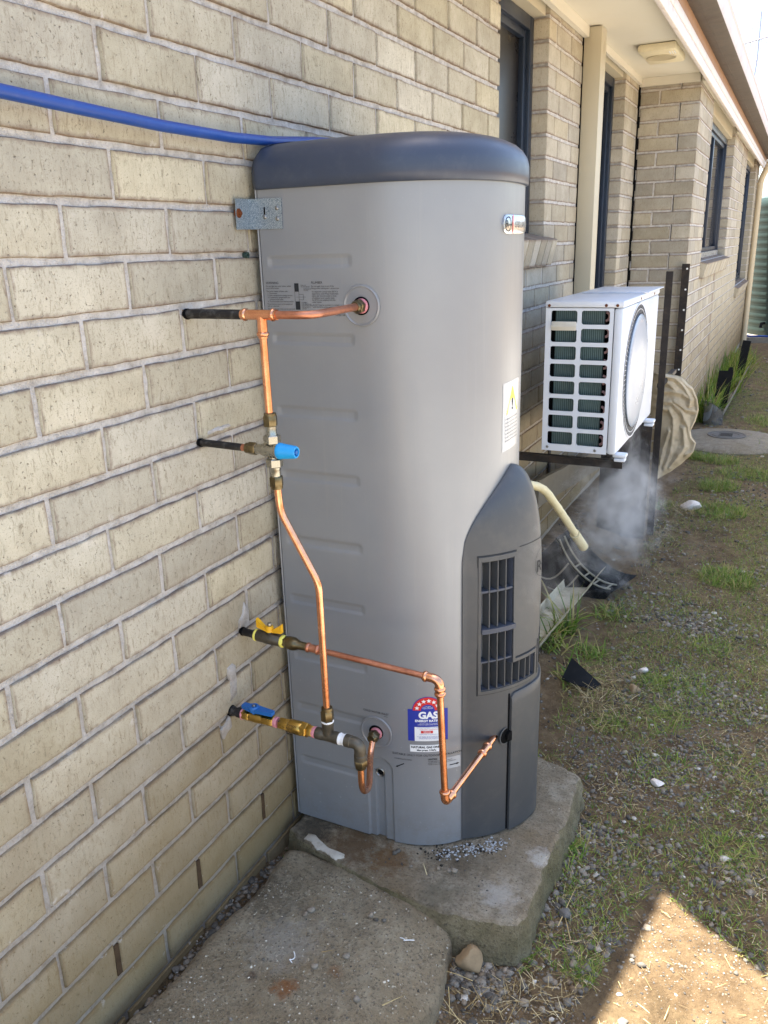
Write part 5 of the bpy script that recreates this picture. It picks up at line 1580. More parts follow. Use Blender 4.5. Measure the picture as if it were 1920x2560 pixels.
mb = MB(); mb.lathe((AX1, FC[0], FC[1]), (1, 0, 0), [(0.0006, 0.262), (0.0012, 0.262)], 56); mb.build('fan_opening', 'fan_dark', ac)
mb = MB()
for k in range(84):
    a = 2 * PI * k / 84; da = 0.0042
    q = [(r_ , a + e) for r_ in (0.222, 0.263) for e in (-da, da)]
    P_ = [(AX1 + 0.0022, FC[0] + r_ * math.cos(b_), FC[1] + r_ * math.sin(b_)) for r_, b_ in q]
    mb.add(P_, [(0, 1, 3, 2)])
for r0, r1 in ((0.243, 0.2455), (0.2615, 0.2665)):
    P_ = [(AX1 + 0.0026, FC[0] + r_ * math.cos(2 * PI * k / 72), FC[1] + r_ * math.sin(2 * PI * k / 72)) for k in range(72) for r_ in (r0, r1)]
    mb.add(P_, [(2 * k, 2 * k + 1, (2 * k + 3) % 144, (2 * k + 2) % 144) for k in range(72)])
mb.build('fan_guard', 'white_paint', ac, 0)
mb = MB(); mb.lathe((AX1, FC[0], FC[1]), (1, 0, 0), [(0.002, 0.222), (0.007, 0.224), (0.010, 0.219), (0.0125, 0.19), (0.013, 0.10), (0.013, 0.0)], 60); mb.build('fan_disc', 'ac_disc', ac, 50)
for y in (2.05, 2.735):
    mb = MB(); mb.cbox((0.432, y - 0.022, 0.558), (0.482, y + 0.022, 0.572), 0.004).cbox((0.437, y - 0.02, 0.541), (0.478, y + 0.02, 0.555), 0.004); mb.build('foot', 'white_paint', ac)
MB().cbox((0.19, 2.45, 1.1425), (0.462, 2.86, 1.1475), 0.002).build('cover_sheet', 'white_paint', ac)
for i, (y, wd) in enumerate(((2.05, 'front end'), (2.735, 'back end'))):
    b = thing('wall_bracket', 'dark steel bracket arm under the %s of the air conditioner' % wd, 'bracket', (0.0, y, 0.5), 'brackets under the air conditioner')
    mb = MB(); mb.box((0.0065, y - 0.018, 0.5385), (0.475, y + 0.018, 0.5425)).box((0.0065, y - 0.018, 0.515), (0.47, y - 0.0145, 0.5385)); mb.build('arm', 'steel_dark', b, 0)
    mb = MB(); mb.box((0.0015, y - 0.02, 0.16), (0.006, y + 0.02, 0.5425)); mb.build('wall_plate', 'steel_dark', b, 0)
    mb = MB(); mb.lathe((0.006, y, 0.50), (1, 0, 0), [(0, 0.008), (0.006, 0.008)], 6); mb.build('bolt', 'screw_steel', b)
    if i == 1:
        pass
# ------------------------------------------------------------------ steel posts, cloth, boards behind the unit
def upright(x, y, z0, z1, w, label, holes, side):
    t_ = thing('steel_upright', label, 'post', (x, y, z0))
    mb = MB(); mb.box((x - w / 2, y, z0), (x + w / 2, y + 0.004, z1)).box((x - w / 2, y + 0.004, z0), (x - w / 2 + 0.004, y + 0.035, z1)); mb.build('angle', 'steel_dark', t_, 0)
    if holes:
        for k in range(9):
            zz = z1 - 0.03 - 0.125 * k
            mb = MB(); mb.lathe((x + 0.008, y, zz), (0, -1, 0), [(0.0004, 0.006), (0.001, 0.006)], 12); mb.build('hole', 'label_white', t_, 0)
    return t_
up1 = upright(0.455, 3.06, -0.13, 1.205, 0.032, 'dark plain steel upright just behind the air conditioner', False, 0)
upright(0.356, 4.525, 0.20, 1.198, 0.047, 'perforated dark steel rail fixed at the brick corner', True, 0)
pn = MB(); pn.box((0.205, 2.96, -0.08), (0.440, 2.968, 0.50), Matrix.Rotation(R(-4), 3, 'X')); pn = pn.build('dark_sheet', 'steel_dark', None, 0)  # flat dark sheet filling the space under the unit
tag(pn, 'dark panel standing below the air conditioner', 'panel')
bd = MB(); bd.box((0.095, 2.15, 0.20), (0.115, 3.65, 0.315), Matrix.Rotation(R(-6.5), 3, 'X')); bd = bd.build('timber_board', 'board_grey', None, 0)
tag(bd, 'long grey board leaning on the wall under the air conditioner', 'board')
# draped canvas cloth over an arm of the plain upright
MB().box((0.43, 3.10, 0.655), (0.455, 3.62, 0.675)).build('arm', 'steel_dark', up1, 0)
CRT = [(0.695, 0.436), (0.677, 0.520), (0.629, 0.575), (0.571, 0.604), (0.517, 0.614), (0.461, 0.604), (0.407, 0.584), (0.371, 0.591), (0.345, 0.615), (0.299, 0.607), (0.269, 0.590), (0.215, 0.541), (0.174, 0.498), (0.138, 0.440)]
CLT = [(0.695, 0.378), (0.53, 0.372), (0.45, 0.385), (0.39, 0.425), (0.307, 0.440), (0.201, 0.425), (0.138, 0.428)]
RIDGE = [[(0.437, 0.689), (0.498, 0.672), (0.546, 0.623), (0.573, 0.57), (0.568, 0.538)], [(0.521, 0.665), (0.576, 0.621), (0.602, 0.571), (0.612, 0.513), (0.599, 0.46), (0.584, 0.407)], [(0.41, 0.605), (0.48, 0.608), (0.533, 0.601), (0.578, 0.57), (0.568, 0.538)],
         [(0.41, 0.562), (0.485, 0.549), (0.534, 0.504), (0.569, 0.434), (0.586, 0.371)], [(0.41, 0.52), (0.472, 0.516), (0.497, 0.47), (0.502, 0.422), (0.499, 0.332), (0.492, 0.277), (0.47, 0.20)], [(0.495, 0.558), (0.555, 0.519), (0.608, 0.505)], [(0.42, 0.673), (0.47, 0.644), (0.499, 0.609)],
         [(0.592, 0.365), (0.612, 0.344), (0.607, 0.299), (0.574, 0.28)], [(0.436, 0.142), (0.457, 0.304), (0.480, 0.40)], [(0.551, 0.42), (0.563, 0.324), (0.537, 0.273), (0.496, 0.207)]]
def zx(tb, z):
    for (za, xa), (zb, xb_) in zip(tb, tb[1:]):
        if zb <= z <= za: return xa + (xb_ - xa) * (za - z) / (za - zb)
    return tb[-1][1] if z < tb[-1][0] else tb[0][1]
def seg_d(px, pz, a, b):
    dx, dz = b[0] - a[0], b[1] - a[1]
    q = max(0, min(1, ((px - a[0]) * dx + (pz - a[1]) * dz) / (dx * dx + dz * dz)))
    return math.hypot(px - a[0] - q * dx, pz - a[1] - q * dz)
def cloth_h(x, z):
    h_ = 0.0
    for k, rg in enumerate(RIDGE):
        d = min(seg_d(x, z, a, b) for a, b in zip(rg, rg[1:]))
        d += 0.004 * nz(x, z, k, 40)
        h_ = max(h_, (0.022 - 0.0012 * (k % 4)) * math.exp(-abs(d / 0.0165) ** 1.5))
    return h_
def cloth(u, v):
    z = 0.695 - 0.557 * v
    l, r_ = zx(CLT, z), zx(CRT, z)
    x = l + (r_ - l) * u
    bul = 0.035 * math.sqrt(max(0.0, 1 - (2 * u - 1) ** 2)) * (1 - 0.6 * v)
    h_ = cloth_h(x, z) + 0.006 * nz(x, z, 3, 16) + 0.0018 * nz(x, z, 7, 70)
    return (x, 3.33 - bul - h_, z + 0.004 * nz(x, 2, 0, 30))
mb = MB(); mb.grid(cloth, 90, 150)
mb.grid(lambda u, v: (zx(CLT, 0.69 - 0.53 * v) + (zx(CRT, 0.69 - 0.53 * v) - zx(CLT, 0.69 - 0.53 * v)) * (0.02 + 0.96 * u), 3.345 + 0.01 * nz(u, v, 3, 4), 0.69 - 0.53 * v), 24, 40)
cl = mb.build('canvas_cloth', 'canvas', None, 70, False)
tag(cl, 'crumpled beige canvas cloth hanging over the steel upright', 'cloth')

# ------------------------------------------------------------------ odds and ends on the ground behind the heater
ho_ = MB()
hpth = fillet([(0.16, 1.56, 0.40), (0.20, 1.57, 0.555), (0.258, 1.68, 0.520), (0.300, 1.80, 0.390), (0.338, 1.95, 0.235)], 0.06, 8)
hs = MB(); hs.tube(hpth, [0.0150 + 0.0008 * math.sin(i * 2.2) for i in range(len(hpth))], 18); hs = hs.build('flexible_hose', 'hose_cream', None, 50)
tag(hs, 'cream insulated hose curving down behind the cowl', 'hose')
mb = MB(); mb.tube([(0.328, 1.91, 0.275), (0.348, 1.99, 0.195)], [0.0195, 0.019], 18); mb.build('hose_end', 'hose_cream', hs, 50)
bb = thing('plastic_guard', 'black curved plastic guard with pale ribs lying on soil', 'guard', (0.35, 2.1, -0.08))
def guard(u, v):
    a = Vector((0.222, 2.06, 0.195)).lerp(Vector((0.268, 2.20, 0.215)), u)
    b = Vector((0.418, 2.17, -0.068)).lerp(Vector((0.482, 2.40, -0.070)), u)
    p_ = a.lerp(b, v)
    sag = 4 * v * (1 - v)
    p_ += Vector((-0.020, -0.03, -0.020)) * sag
    if v > 0.8: p_ += Vector((0.020, 0.0, 0.012)) * ((v - 0.8) / 0.2) ** 2
    return p_
mb = MB(); mb.grid(lambda u, v: tuple(guard(u, v)), 12, 26); mb.grid(lambda u, v: tuple(guard(u, v) + Vector((-0.004, -0.004, -0.006))), 12, 26)
mb.build('shell', 'black_rubber', bb, 60)
mb = MB()
def guard2(u, v):
    p_ = guard(0.0, v)
    return tuple(p_ + Vector((-0.12, -0.03, -0.06 - 0.10 * (1 - v) * 0)) * u + Vector((0, 0, -0.04 * math.sin(PI * u))))
mb.grid(guard2, 8, 20); mb.build('inner_flap', 'black_rubber', bb, 60)
mb = MB()
for u0 in (0.06, 0.30):
    mb.tube([tuple(guard(u0, v) + Vector((0.002, -0.003, 0.007))) for v in np.linspace(0.05, 0.97, 16)], 0.0042, 8)
for v0 in (0.45, 0.62, 0.78, 0.93):
    mb.tube([tuple(guard(u, v0) + Vector((0.002, -0.003, 0.007))) for u in np.linspace(0.06, 0.30, 5)], 0.0038, 8)
mb.tube([tuple(guard2(u, 0.35)) for u in np.linspace(0, 1, 8)], 0.004, 8); mb.tube([tuple(guard2(u, 0.55)) for u in np.linspace(0, 1, 8)], 0.004, 8)
mb.build('ribs', 'rib_grey', bb, 60)
# length of old gutter lying behind the slab
tg = MB()
A0 = Vector((0.225, 1.15, -0.055)); A1 = Vector((0.330, 2.30, -0.020))
dirv = (A1 - A0).normalized(); nrm = Vector((dirv.y, -dirv.x, 0))
tprof = [(-0.050, 0.036), (-0.053, 0.038), (-0.048, 0.0), (0.036, -0.004), (0.046, 0.004), (0.050, 0.026), (0.057, 0.030), (0.055, 0.024)]
nn_ = 14
vs = []
for k in range(nn_):
    c_ = A0.lerp(A1, k / (nn_ - 1))
    for a, h_ in tprof: vs.append(tuple(c_ + nrm * a + Vector((0, 0, h_ + 0.004 * nz(k * 0.7, a * 20, 0, 1)))))
m = len(tprof)
tg.add(vs, [(k * m + i, k * m + i + 1, (k + 1) * m + i + 1, (k + 1) * m + i) for k in range(nn_ - 1) for i in range(m - 1)])
tag(tg.build('old_gutter', 'trough_cream', None, 30), 'dirty cream length of old gutter on the ground behind the heater', 'gutter')
bs = MB(); bs.grid(lambda u, v: (0.43 + 0.10 * u + 0.02 * v, 1.36 + 0.05 * v + 0.02 * u, -0.05 - 0.03 * u + 0.06 * v * (1 - u)), 6, 5)
bs.grid(lambda u, v: (0.43 + 0.10 * u + 0.02 * v, 1.366 + 0.05 * v + 0.02 * u, -0.056 - 0.03 * u + 0.06 * v * (1 - u)), 6, 5)
tag(bs.build('plastic_scrap', 'black_rubber', None, 60), 'small black plastic scrap beside the cowl foot', 'scrap')
# concrete inspection cover
mh = thing('inspection_cover', 'round concrete pit cover with ribbed iron lid in the grass', 'pit cover', (0.66, 5.35, -0.08))
mb = MB(); mb.lathe((0.66, 5.35, -0.11), (0, 0, 1), [(-0.03, 0.40), (0.02, 0.40), (0.035, 0.385), (0.048, 0.30), (0.052, 0.0)], 48); mb.build('concrete_ring', 'manhole_concrete', mh)
mb = MB(); mb.lathe((0.64, 5.42, -0.0585), (0, 0, 1), [(0.0, 0.135), (0.004, 0.135), (0.004, 0.125), (0.001, 0.123), (0.001, 0.10), (0.004, 0.098), (0.004, 0.088), (0.001, 0.086), (0.001, 0.0)], 36); mb.build('iron_lid', 'stone_grey', mh)
mb = MB()
for k in range(5): mb.box((0.585 + 0.012 * (k % 2), 5.37 + 0.024 * k, -0.0570), (0.68, 5.377 + 0.024 * k, -0.0560))
mb.build('lid_slot', 'black_void', mh, 0)
# trough of offcuts along the far wall
ft = thing('metal_trough', 'old metal trough against the far wall with weeds', 'trough', (0.5, 7, -0.1))
mb = MB()
for k, (a, h_) in enumerate(zip(tprof, tprof[1:])): pass
vs = []
for k in range(8):
    c_ = Vector((0.495, 6.05, -0.085)).lerp(Vector((0.545, 9.0, -0.07)), k / 7)
    for a, h_ in ((-0.09, 0.11), (-0.085, 0.0), (0.05, 0.0), (0.07, 0.10), (0.08, 0.11), (0.078, 0.09)): vs.append(tuple(c_ + Vector((a, 0, h_))))
mb.add(vs, [(k * 6 + i, k * 6 + i + 1, (k + 1) * 6 + i + 1, (k + 1) * 6 + i) for k in range(7) for i in range(5)])
mb.build('channel', 'timber_grey', ft, 0)
pl = MB(); pl.prism([(0, 0), (0.13, 0.0), (0.165, 0.30), (0.15, 0.34), (0.12, 0.34), (0.105, 0.31), (0.02, 0.31)], lambda a, b: (0.45 + a * 0.8, 6.45 + b * 0.25, -0.05 + b), lambda a, b: (0.45 + a * 0.8, 6.458 + b * 0.25, -0.05 + b)); pl = pl.build('rubber_plate', 'black_rubber', None, 0)
tag(pl, 'black notched plate standing in the near end of trough', 'plate')
pl = MB(); pl.prism([(0, 0), (0.10, 0.0), (0.15, 0.36), (0.05, 0.37)], lambda a, b: (0.50 + a * 0.8, 8.3 + b * 0.2, -0.05 + b), lambda a, b: (0.50 + a * 0.8, 8.308 + b * 0.2, -0.05 + b)); pl = pl.build('rubber_plate', 'black_rubber', None, 0)
tag(pl, 'black plate standing at the far end of trough', 'plate')
sc_ = MB(); sc_.grid(lambda u, v: (0.42 + 0.15 * u, 5.98 - 0.05 * math.sin(PI * u) - 0.03 * v, -0.10 + 0.20 * v * (1 - 0.45 * u * u)), 10, 8); sc_.grid(lambda u, v: (0.42 + 0.15 * u, 5.99 + 0.10 * v - 0.05 * math.sin(PI * u), 0.099 - 0.09 * u * u - 0.02 * v), 10, 5)
sc_ = sc_.build('steel_offcut', 'chrome_part', None, 60)
tag(sc_, 'shiny curved metal offcut at the end of trough', 'offcut')

# ------------------------------------------------------------------ far end of the passage
dp = thing('downpipe', 'cream downpipe at the far corner of the brick wing', 'downpipe', (0.395, 11.5, 0))
mb = MB(); mb.tube(fillet([(0.50, 11.35, 2.34), (0.49, 11.38, 2.24), (0.40, 11.45, 2.05), (0.395, 11.45, -0.12)], 0.08, 8), 0.036, 16); mb.build('pipe', 'downpipe_paint', dp)
for z in (2.0, 0.78): mb = MB(); mb.lathe((0.395, 11.45, z), (0, 0, 1), [(-0.012, 0.038), (-0.012, 0.041), (0.012, 0.041), (0.012, 0.038)], 16); mb.build('clip', 'downpipe_paint', dp)
wt = thing('rainwater_tank', 'dark green rainwater tank beyond the downpipe', 'tank', (1.12, 12.75, -0.02))
mb = MB()
prof_ = [(0.0, 0.80)]
for k in range(18): prof_ += [(0.02 + 0.1 * k, 0.80), (0.05 + 0.1 * k, 0.806), (0.09 + 0.1 * k, 0.806)]
prof_ += [(1.84, 0.80), (1.88, 0.78), (2.0, 0.45), (2.05, 0.0)]
mb.lathe((1.12, 12.75, -0.02), (0, 0, 1), prof_, 64); mb.build('shell', 'tank_green', wt, 30)
mb = MB(); mb.tube([(0.62, 12.13, 0.16), (0.58, 12.05, 0.16), (0.57, 12.03, 0.10)], 0.02, 10); mb.build('tap', 'black_rubber', wt)
mb = MB(); mb.box((0.30, 11.85, -0.14), (2.0, 13.6, -0.021)); tag(mb.build('tank_plinth', 'timber_grey', None, 0), 'low grey plinth under the green rainwater tank', 'plinth')
mb = MB(); mb.tube([(0.42, 11.7, 0.02), (0.45, 11.84, 0.0), (0.6, 11.95, -0.008), (0.8, 11.9, -0.008), (1.2, 11.88, -0.008)], 0.013, 10); tag(mb.build('garden_hose', 'blue_pipe'), 'thin blue hose lying along the tank plinth', 'hose')
cp = thing('carport', 'cream fronted carport roof beyond the house', 'carport', (1.5, 13, 2.2))
mb = MB(); mb.cbox((0.60, 11.95, 2.16), (4.5, 12.0, 2.34), 0.004); mb.build('fascia_board', 'fascia_white', cp)
mb = MB(); mb.box((0.60, 12.001, 2.30), (4.5, 18, 2.32)); mb.build('roof_sheet', 'fascia_brown', cp, 0)
for x in (2.6, 4.4):
    mb = MB(); mb.box((x, 12.01, -0.15), (x + 0.09, 12.10, 2.30)); mb.build('leg', 'cream_paint', cp, 0)
for y in (13.5, 15.5, 17.5): mb = MB(); mb.box((0.60, y, 2.2), (4.5, y + 0.05, 2.2995)); mb.build('rafter', 'fascia_white', cp, 0)
an = thing('tv_antenna', 'television antenna on a thin mast against the sky', 'antenna', (0.02, 14, -0.1))
mb = MB(); mb.tube([(0.02, 14, -0.1), (0.02, 14.0, 3.5), (0.05, 14, 3.9), (0.045, 14, 4.55)], 0.012, 8); mb.build('mast', 'antenna_metal', an)
mb = MB(); mb.tube([(-0.16, 14.1, 4.16), (0.40, 13.8, 4.20)], 0.012, 8)
for k in range(8):
    q = k / 7; c_ = Vector((-0.15, 14.1, 4.16)).lerp(Vector((0.39, 13.8, 4.20)), q); h_ = 0.16 + 0.05 * (k % 3)
    mb.tube([c_ + Vector((0, 0, -h_)), c_ + Vector((0.01, 0, h_))], 0.006, 6)
mb.build('boom', 'antenna_metal', an)
mb = MB(); mb.tube([(-0.05, 14.0, 3.78), (0.06, 14.0, 3.92)], 0.009, 6); mb.build('stay', 'antenna_metal', an)

# ------------------------------------------------------------------ stones, grass, straw
ico = bmesh.new(); bmesh.ops.create_icosphere(ico, subdivisions=1, radius=1.0)
IV = np.array([v.co[:] for v in ico.verts]); ico.verts.index_update(); IFc = np.array([[v.index for v in f.verts] for f in ico.faces]); ico.free()
def stone_variant(r_):
    v = IV * (1 + r_.uniform(-0.42, 0.25, (len(IV), 1)))
    v *= r_.uniform(0.55, 1.25, (1, 3)) * np.array([[1, 1, 0.62]])
    return v
VAR = [stone_variant(rng) for _ in range(24)]
def np_mesh(name, V, F, mat, smooth=False):
    me = bpy.data.meshes.new(name)
    k = F.shape[1]
    me.vertices.add(len(V)); me.vertices.foreach_set('co', V.astype(np.float32).ravel())
    me.loops.add(F.size); me.loops.foreach_set('vertex_index', F.astype(np.int32).ravel())
    me.polygons.add(len(F)); me.polygons.foreach_set('loop_start', np.arange(0, F.size, k, dtype=np.int32))
    me.polygons.foreach_set('loop_total', np.full(len(F), k, dtype=np.int32))
    me.update(calc_edges=True); me.validate()
    me.materials.append(M[mat])
    if smooth: me.shade_smooth()
    o = bpy.data.objects.new(name, me); COL.objects.link(o)
    return o
def poly_in(x, y, poly):
    c = False
    for (x0, y0), (x1, y1) in zip(poly, poly[1:] + poly[:1]):
        if (y0 > y) != (y1 > y) and x < (x1 - x0) * (y - y0) / (y1 - y0) + x0: c = not c
    return c
slab_big = [(cx_ + (x - cx_) * 1.04, cy_ + (y - cy_) * 1.04) for x, y in slab_pts]
def blocked(x, y):
    if poly_in(x, y, slab_big): return True
    if y < 0.25 and 0.05 < x < path_right(y) + 0.004: return True
    return False
def in_sun_patch(x, y):
    return y < 0.60 and x > 0.80 + (y - 0.35) * 0.2 and (x - 0.867) * 0.56 + (y - 0.536) * 0.83 < 0.03
pos = []; siz = []
def scatter(n_, xr, yr, s0, s1, keep):
    k = 0
    while k < n_:
        k += 1
        x = random.uniform(*xr); y = random.uniform(*yr)
        if blocked(x, y) or random.random() > keep(x, y): continue
        s = s0 + (s1 - s0) * random.random() ** 2.2
        pos.append((x, y, ground_z(x, y) + s * random.uniform(-0.15, 0.3))); siz.append(s)
scatter(26000, (0.50, 1.20), (-0.25, 1.3), 0.0012, 0.0042, lambda x, y: (0.5 if in_sun_patch(x, y) else 1.0) * (0.3 + 0.7 * sstep(-0.2, 0.2, nz(x, y, 8, 6))))
scatter(12000, (0.50, 1.15), (1.2, 3.2), 0.0018, 0.005, lambda x, y: 0.3 + 0.7 * sstep(-0.2, 0.2, nz(x, y, 8, 4)))
scatter(8500, (0.50, 1.20), (-0.25, 0.75), 0.003, 0.0118, lambda x, y: (0.12 if in_sun_patch(x, y) else 1.0) * (1.0 if x < 0.80 else 0.45) * (0.35 + 0.65 * sstep(-0.15, 0.25, nz(x, y, 0, 5))))
scatter(9000, (0.58, 1.20), (0.70, 2.2), 0.003, 0.0105, lambda x, y: 0.25 + 0.75 * sstep(-0.05, 0.3, nz(x, y, 2, 3)))
scatter(7000, (0.45, 1.15), (2.0, 5.0), 0.004, 0.014, lambda x, y: 0.15 + 0.7 * sstep(0.0, 0.35, nz(x, y, 4, 2.2)))
scatter(3000, (0.40, 1.05), (4.5, 11.0), 0.006, 0.02, lambda x, y: 0.15 + 0.6 * sstep(0.0, 0.35, nz(x, y, 6, 1.5)))
scatter(2200, (0.30, 0.62), (0.13, 0.30), 0.004, 0.011, lambda x, y: 1.0)
scatter(900, (-0.0, 0.075), (-0.5, 0.33), 0.004, 0.012, lambda x, y: 0.9)
scatter(2500, (0.02, 0.6), (0.85, 3.2), 0.004, 0.012, lambda x, y: 0.3)
def stones_object(name, P_, S_, mat, label):
    VV = []; FF = []; o = 0
    for (x, y, z), s in zip(P_, S_):
        v = VAR[random.randrange(len(VAR))]
        a = random.random() * 2 * PI; c_, s_ = math.cos(a), math.sin(a)
        w_ = v.copy(); w_[:, 0] = v[:, 0] * c_ - v[:, 1] * s_; w_[:, 1] = v[:, 0] * s_ + v[:, 1] * c_
        VV.append(w_ * s + np.array([x, y, z])); FF.append(IFc + o); o += len(v)
    ob = np_mesh(name, np.concatenate(VV), np.concatenate(FF), mat)
    return tag(ob, label, 'gravel' if label else None, None, 'stuff')
stones_object('gravel', pos, siz, 'stone', 'loose grey gravel over the soil beside slab and path')
# exposed aggregate of the worn concrete, too fine to pick apart
pp_, ss_ = [], []
for _ in range(9000):
    y = random.uniform(-0.45, 0.225); x = random.uniform(0.08, 0.52)
    if x < path_right(y) - 0.006 and random.random() < 0.35 + 0.65 * sstep(-0.2, 0.25, nz(x, y, 2, 7)):
        s = 0.0009 + 0.0026 * random.random() ** 2.5; pp_.append((x, y, path_z(x, y) - s * 0.15)); ss_.append(s)
ob = stones_object('aggregate', pp_, ss_, 'aggregate', None); ob.parent = po
pp_, ss_ = [], []
for _ in range(3500):
    x, y = random.uniform(0.03, 0.63), random.uniform(0.2, 0.85)
    e_ = 0.3 if poly_in(cx_ + (x - cx_) / 0.93, cy_ + (y - cy_) / 0.93, slab_pts) else 1.0
    if poly_in(x, y, slab_pts) and random.random() < e_ * (0.3 + 0.7 * sstep(-0.1, 0.3, nz(x, y, 4, 9))):
        s = 0.0007 + 0.0018 * random.random() ** 2.5; pp_.append((x, y, -s * 0.2)); ss_.append(s)
ob = stones_object('aggregate', pp_, ss_, 'aggregate', None); ob.parent = slab
# few loose pebbles lying on the path and the slab
pp_, ss_ = [], []
for _ in range(70):
    x, y = random.uniform(0.08, 0.50), random.uniform(-0.35, 0.20)
    if x < path_right(y) - 0.02:
        s = random.uniform(0.0015, 0.0045); pp_.append((x, y, path_z(x, y) + s * 0.3)); ss_.append(s)
for _ in range(60):
    x, y = random.uniform(0.2, 0.6), random.uniform(0.235, 0.34)
    if poly_in(x, y, slab_pts): s = random.uniform(0.001, 0.003); pp_.append((x, y, s * 0.3)); ss_.append(s)
for (px, py, s) in ((0.412, 0.318, 0.008), (0.436, 0.324, 0.006), (0.446, 0.327, 0.008), (0.30, 0.322, 0.008), (0.303, 0.332, 0.007), (0.352, 0.30, 0.006), (0.33, 0.297, 0.006)): pp_.append((px, py, s * 0.4)); ss_.append(s)
for (px, py, s) in ((0.205, 0.10, 0.009), (0.20, 0.085, 0.009), (0.33, 0.14, 0.010), (0.345, 0.135, 0.008), (0.36, 0.14, 0.009), (0.29, -0.03, 0.011), (0.335, 0.02, 0.010), (0.40, -0.06, 0.010)): pp_.append((px, py, path_z(px, py) + s * 0.3)); ss_.append(s)
stones_object('loose_pebbles', pp_, ss_, 'stone', 'few loose pebbles lying on the path and slab')
# ash heap at the foot of the cowl
pp_, ss_ = [], []
for _ in range(190):
    q = random.random(); x = 0.395 + 0.13 * q + random.gauss(0, 0.012); y = 0.372 + 0.10 * q + random.gauss(0, 0.012)
    if math.hypot(x - CXC, y - CYC) > 0.262 or True: s = random.uniform(0.0012, 0.0042); pp_.append((x, y - 0.012, s * 0.4)); ss_.append(s)
stones_object('ash_crumbs', pp_, ss_, 'ash', 'white and grey ash crumbs at the foot of the cowl')
pp_, ss_ = [], []
for _ in range(90):
    q = random.random(); x = 0.36 + 0.15 * q + random.gauss(0, 0.016); y = 0.345 + 0.10 * q + random.gauss(0, 0.014)
    s = random.uniform(0.001, 0.0045); pp_.append((x, y, s * 0.3)); ss_.append(s)
stones_object('soot_crumbs', pp_, ss_, 'char', 'black soot crumbs on the slab in front of cowl')

def rock(name, loc, s, mat, label, seed, sx=(1, 1, 0.7)):
    bm = bmesh.new(); bmesh.ops.create_icosphere(bm, subdivisions=3, radius=1.0)
    for v in bm.verts:
        c_ = v.co.copy()
        for k in range(5):
            d = Vector((math.sin(seed * 1.7 + k * 2.1), math.cos(seed * 2.3 + k * 1.3), math.sin(seed + k * 3.7))).normalized()
            e = c_.dot(d) - 0.62
            if e > 0: c_ -= d * e * 0.85
        c_ *= 1 + 0.10 * noise.noise(c_ * 2.2 + Vector((seed, 0, 0)))
        v.co = Vector((c_.x * sx[0], c_.y * sx[1], c_.z * sx[2])) * s + Vector(loc)
    me = bpy.data.meshes.new(name); bm.to_mesh(me); bm.free()
    return tag(link(name, me, mat, None, 35), label, 'rock')
rock('rock', (0.536, 0.185, -0.080), 0.034, 'stone_tan', 'pointed tan rock leaning at the slab corner', 3, (0.9, 0.8, 1.0))
rock('rock', (0.592, 3.60, -0.085), 0.050, 'stone_white', 'large whitish rock on soil right of the cloth', 5, (1.2, 1.0, 0.7))
rock('rock', (0.655, 1.46, -0.09), 0.022, 'stone_tan', 'tan rock on gravel behind the slab corner', 8)
rock('rock', (0.80, 0.97, -0.09), 0.016, 'stone_white', 'small pale flat rock in the middle of bare soil', 9, (1.2, 1, .6))
rock('rock', (0.66, 1.60, -0.09), 0.018, 'stone_white', 'white chalky rock on gravel near the plastic scrap', 12)
rock('rock', (0.685, 0.40, -0.088), 0.014, 'stone_grey', 'rounded grey rock beside the slab edge', 13)

def blades_object(name, items, mat, label, cat):
    """items: (x, y, z, heading, length, width, lean, curl)"""
    A_ = np.array(items, dtype=float)
    x, y, z, hd, L, w_, lean, curl = A_.T
    dx, dy = np.cos(hd), np.sin(hd); sx, sy = -dy, dx
    V = []
    ts = [0.0, 0.4, 0.75, 1.0]; ws = [1.0, 0.85, 0.55, 0.0]
    for t_, q in zip(ts, ws):
        ang = lean + curl * t_
        fx = L * t_ * np.sin(ang); fz = L * t_ * np.cos(ang)
        bx, by, bz = x + dx * fx, y + dy * fx, z + fz
        if q > 0:
            V.append(np.stack([bx - sx * w_ * q / 2, by - sy * w_ * q / 2, bz], 1)); V.append(np.stack([bx + sx * w_ * q / 2, by + sy * w_ * q / 2, bz], 1))
        else: V.append(np.stack([bx, by, bz], 1))
    n_ = len(A_)
    V = np.stack(V, 1).reshape(-1, 3)
    b = np.arange(n_)[:, None] * 7
    F = np.concatenate([b + np.array([[0, 1, 3]]), b + np.array([[0, 3, 2]]), b + np.array([[2, 3, 5]]), b + np.array([[2, 5, 4]]), b + np.array([[4, 5, 6]])])
    o = np_mesh(name, V, F, mat, True)
    return tag(o, label, cat, None, 'stuff')
it = []
def gz(x, y): return ground_z(x, y) - 0.002
def tuft(x, y, r_, n_, l0, l1, w0, w1, lean=(0.2, 1.3), zz=None):
    for _ in range(n_):
        a = random.random() * 2 * PI; q = r_ * math.sqrt(random.random())
        px, py = x + q * math.cos(a), y + q * math.sin(a)
        if poly_in(px, py, slab_pts) and zz is None: continue
        it.append((px, py, gz(px, py) if zz is None else zz, random.random() * 2 * PI, random.uniform(l0, l1), random.uniform(w0, w1), random.uniform(*lean), random.uniform(0, 0.8)))
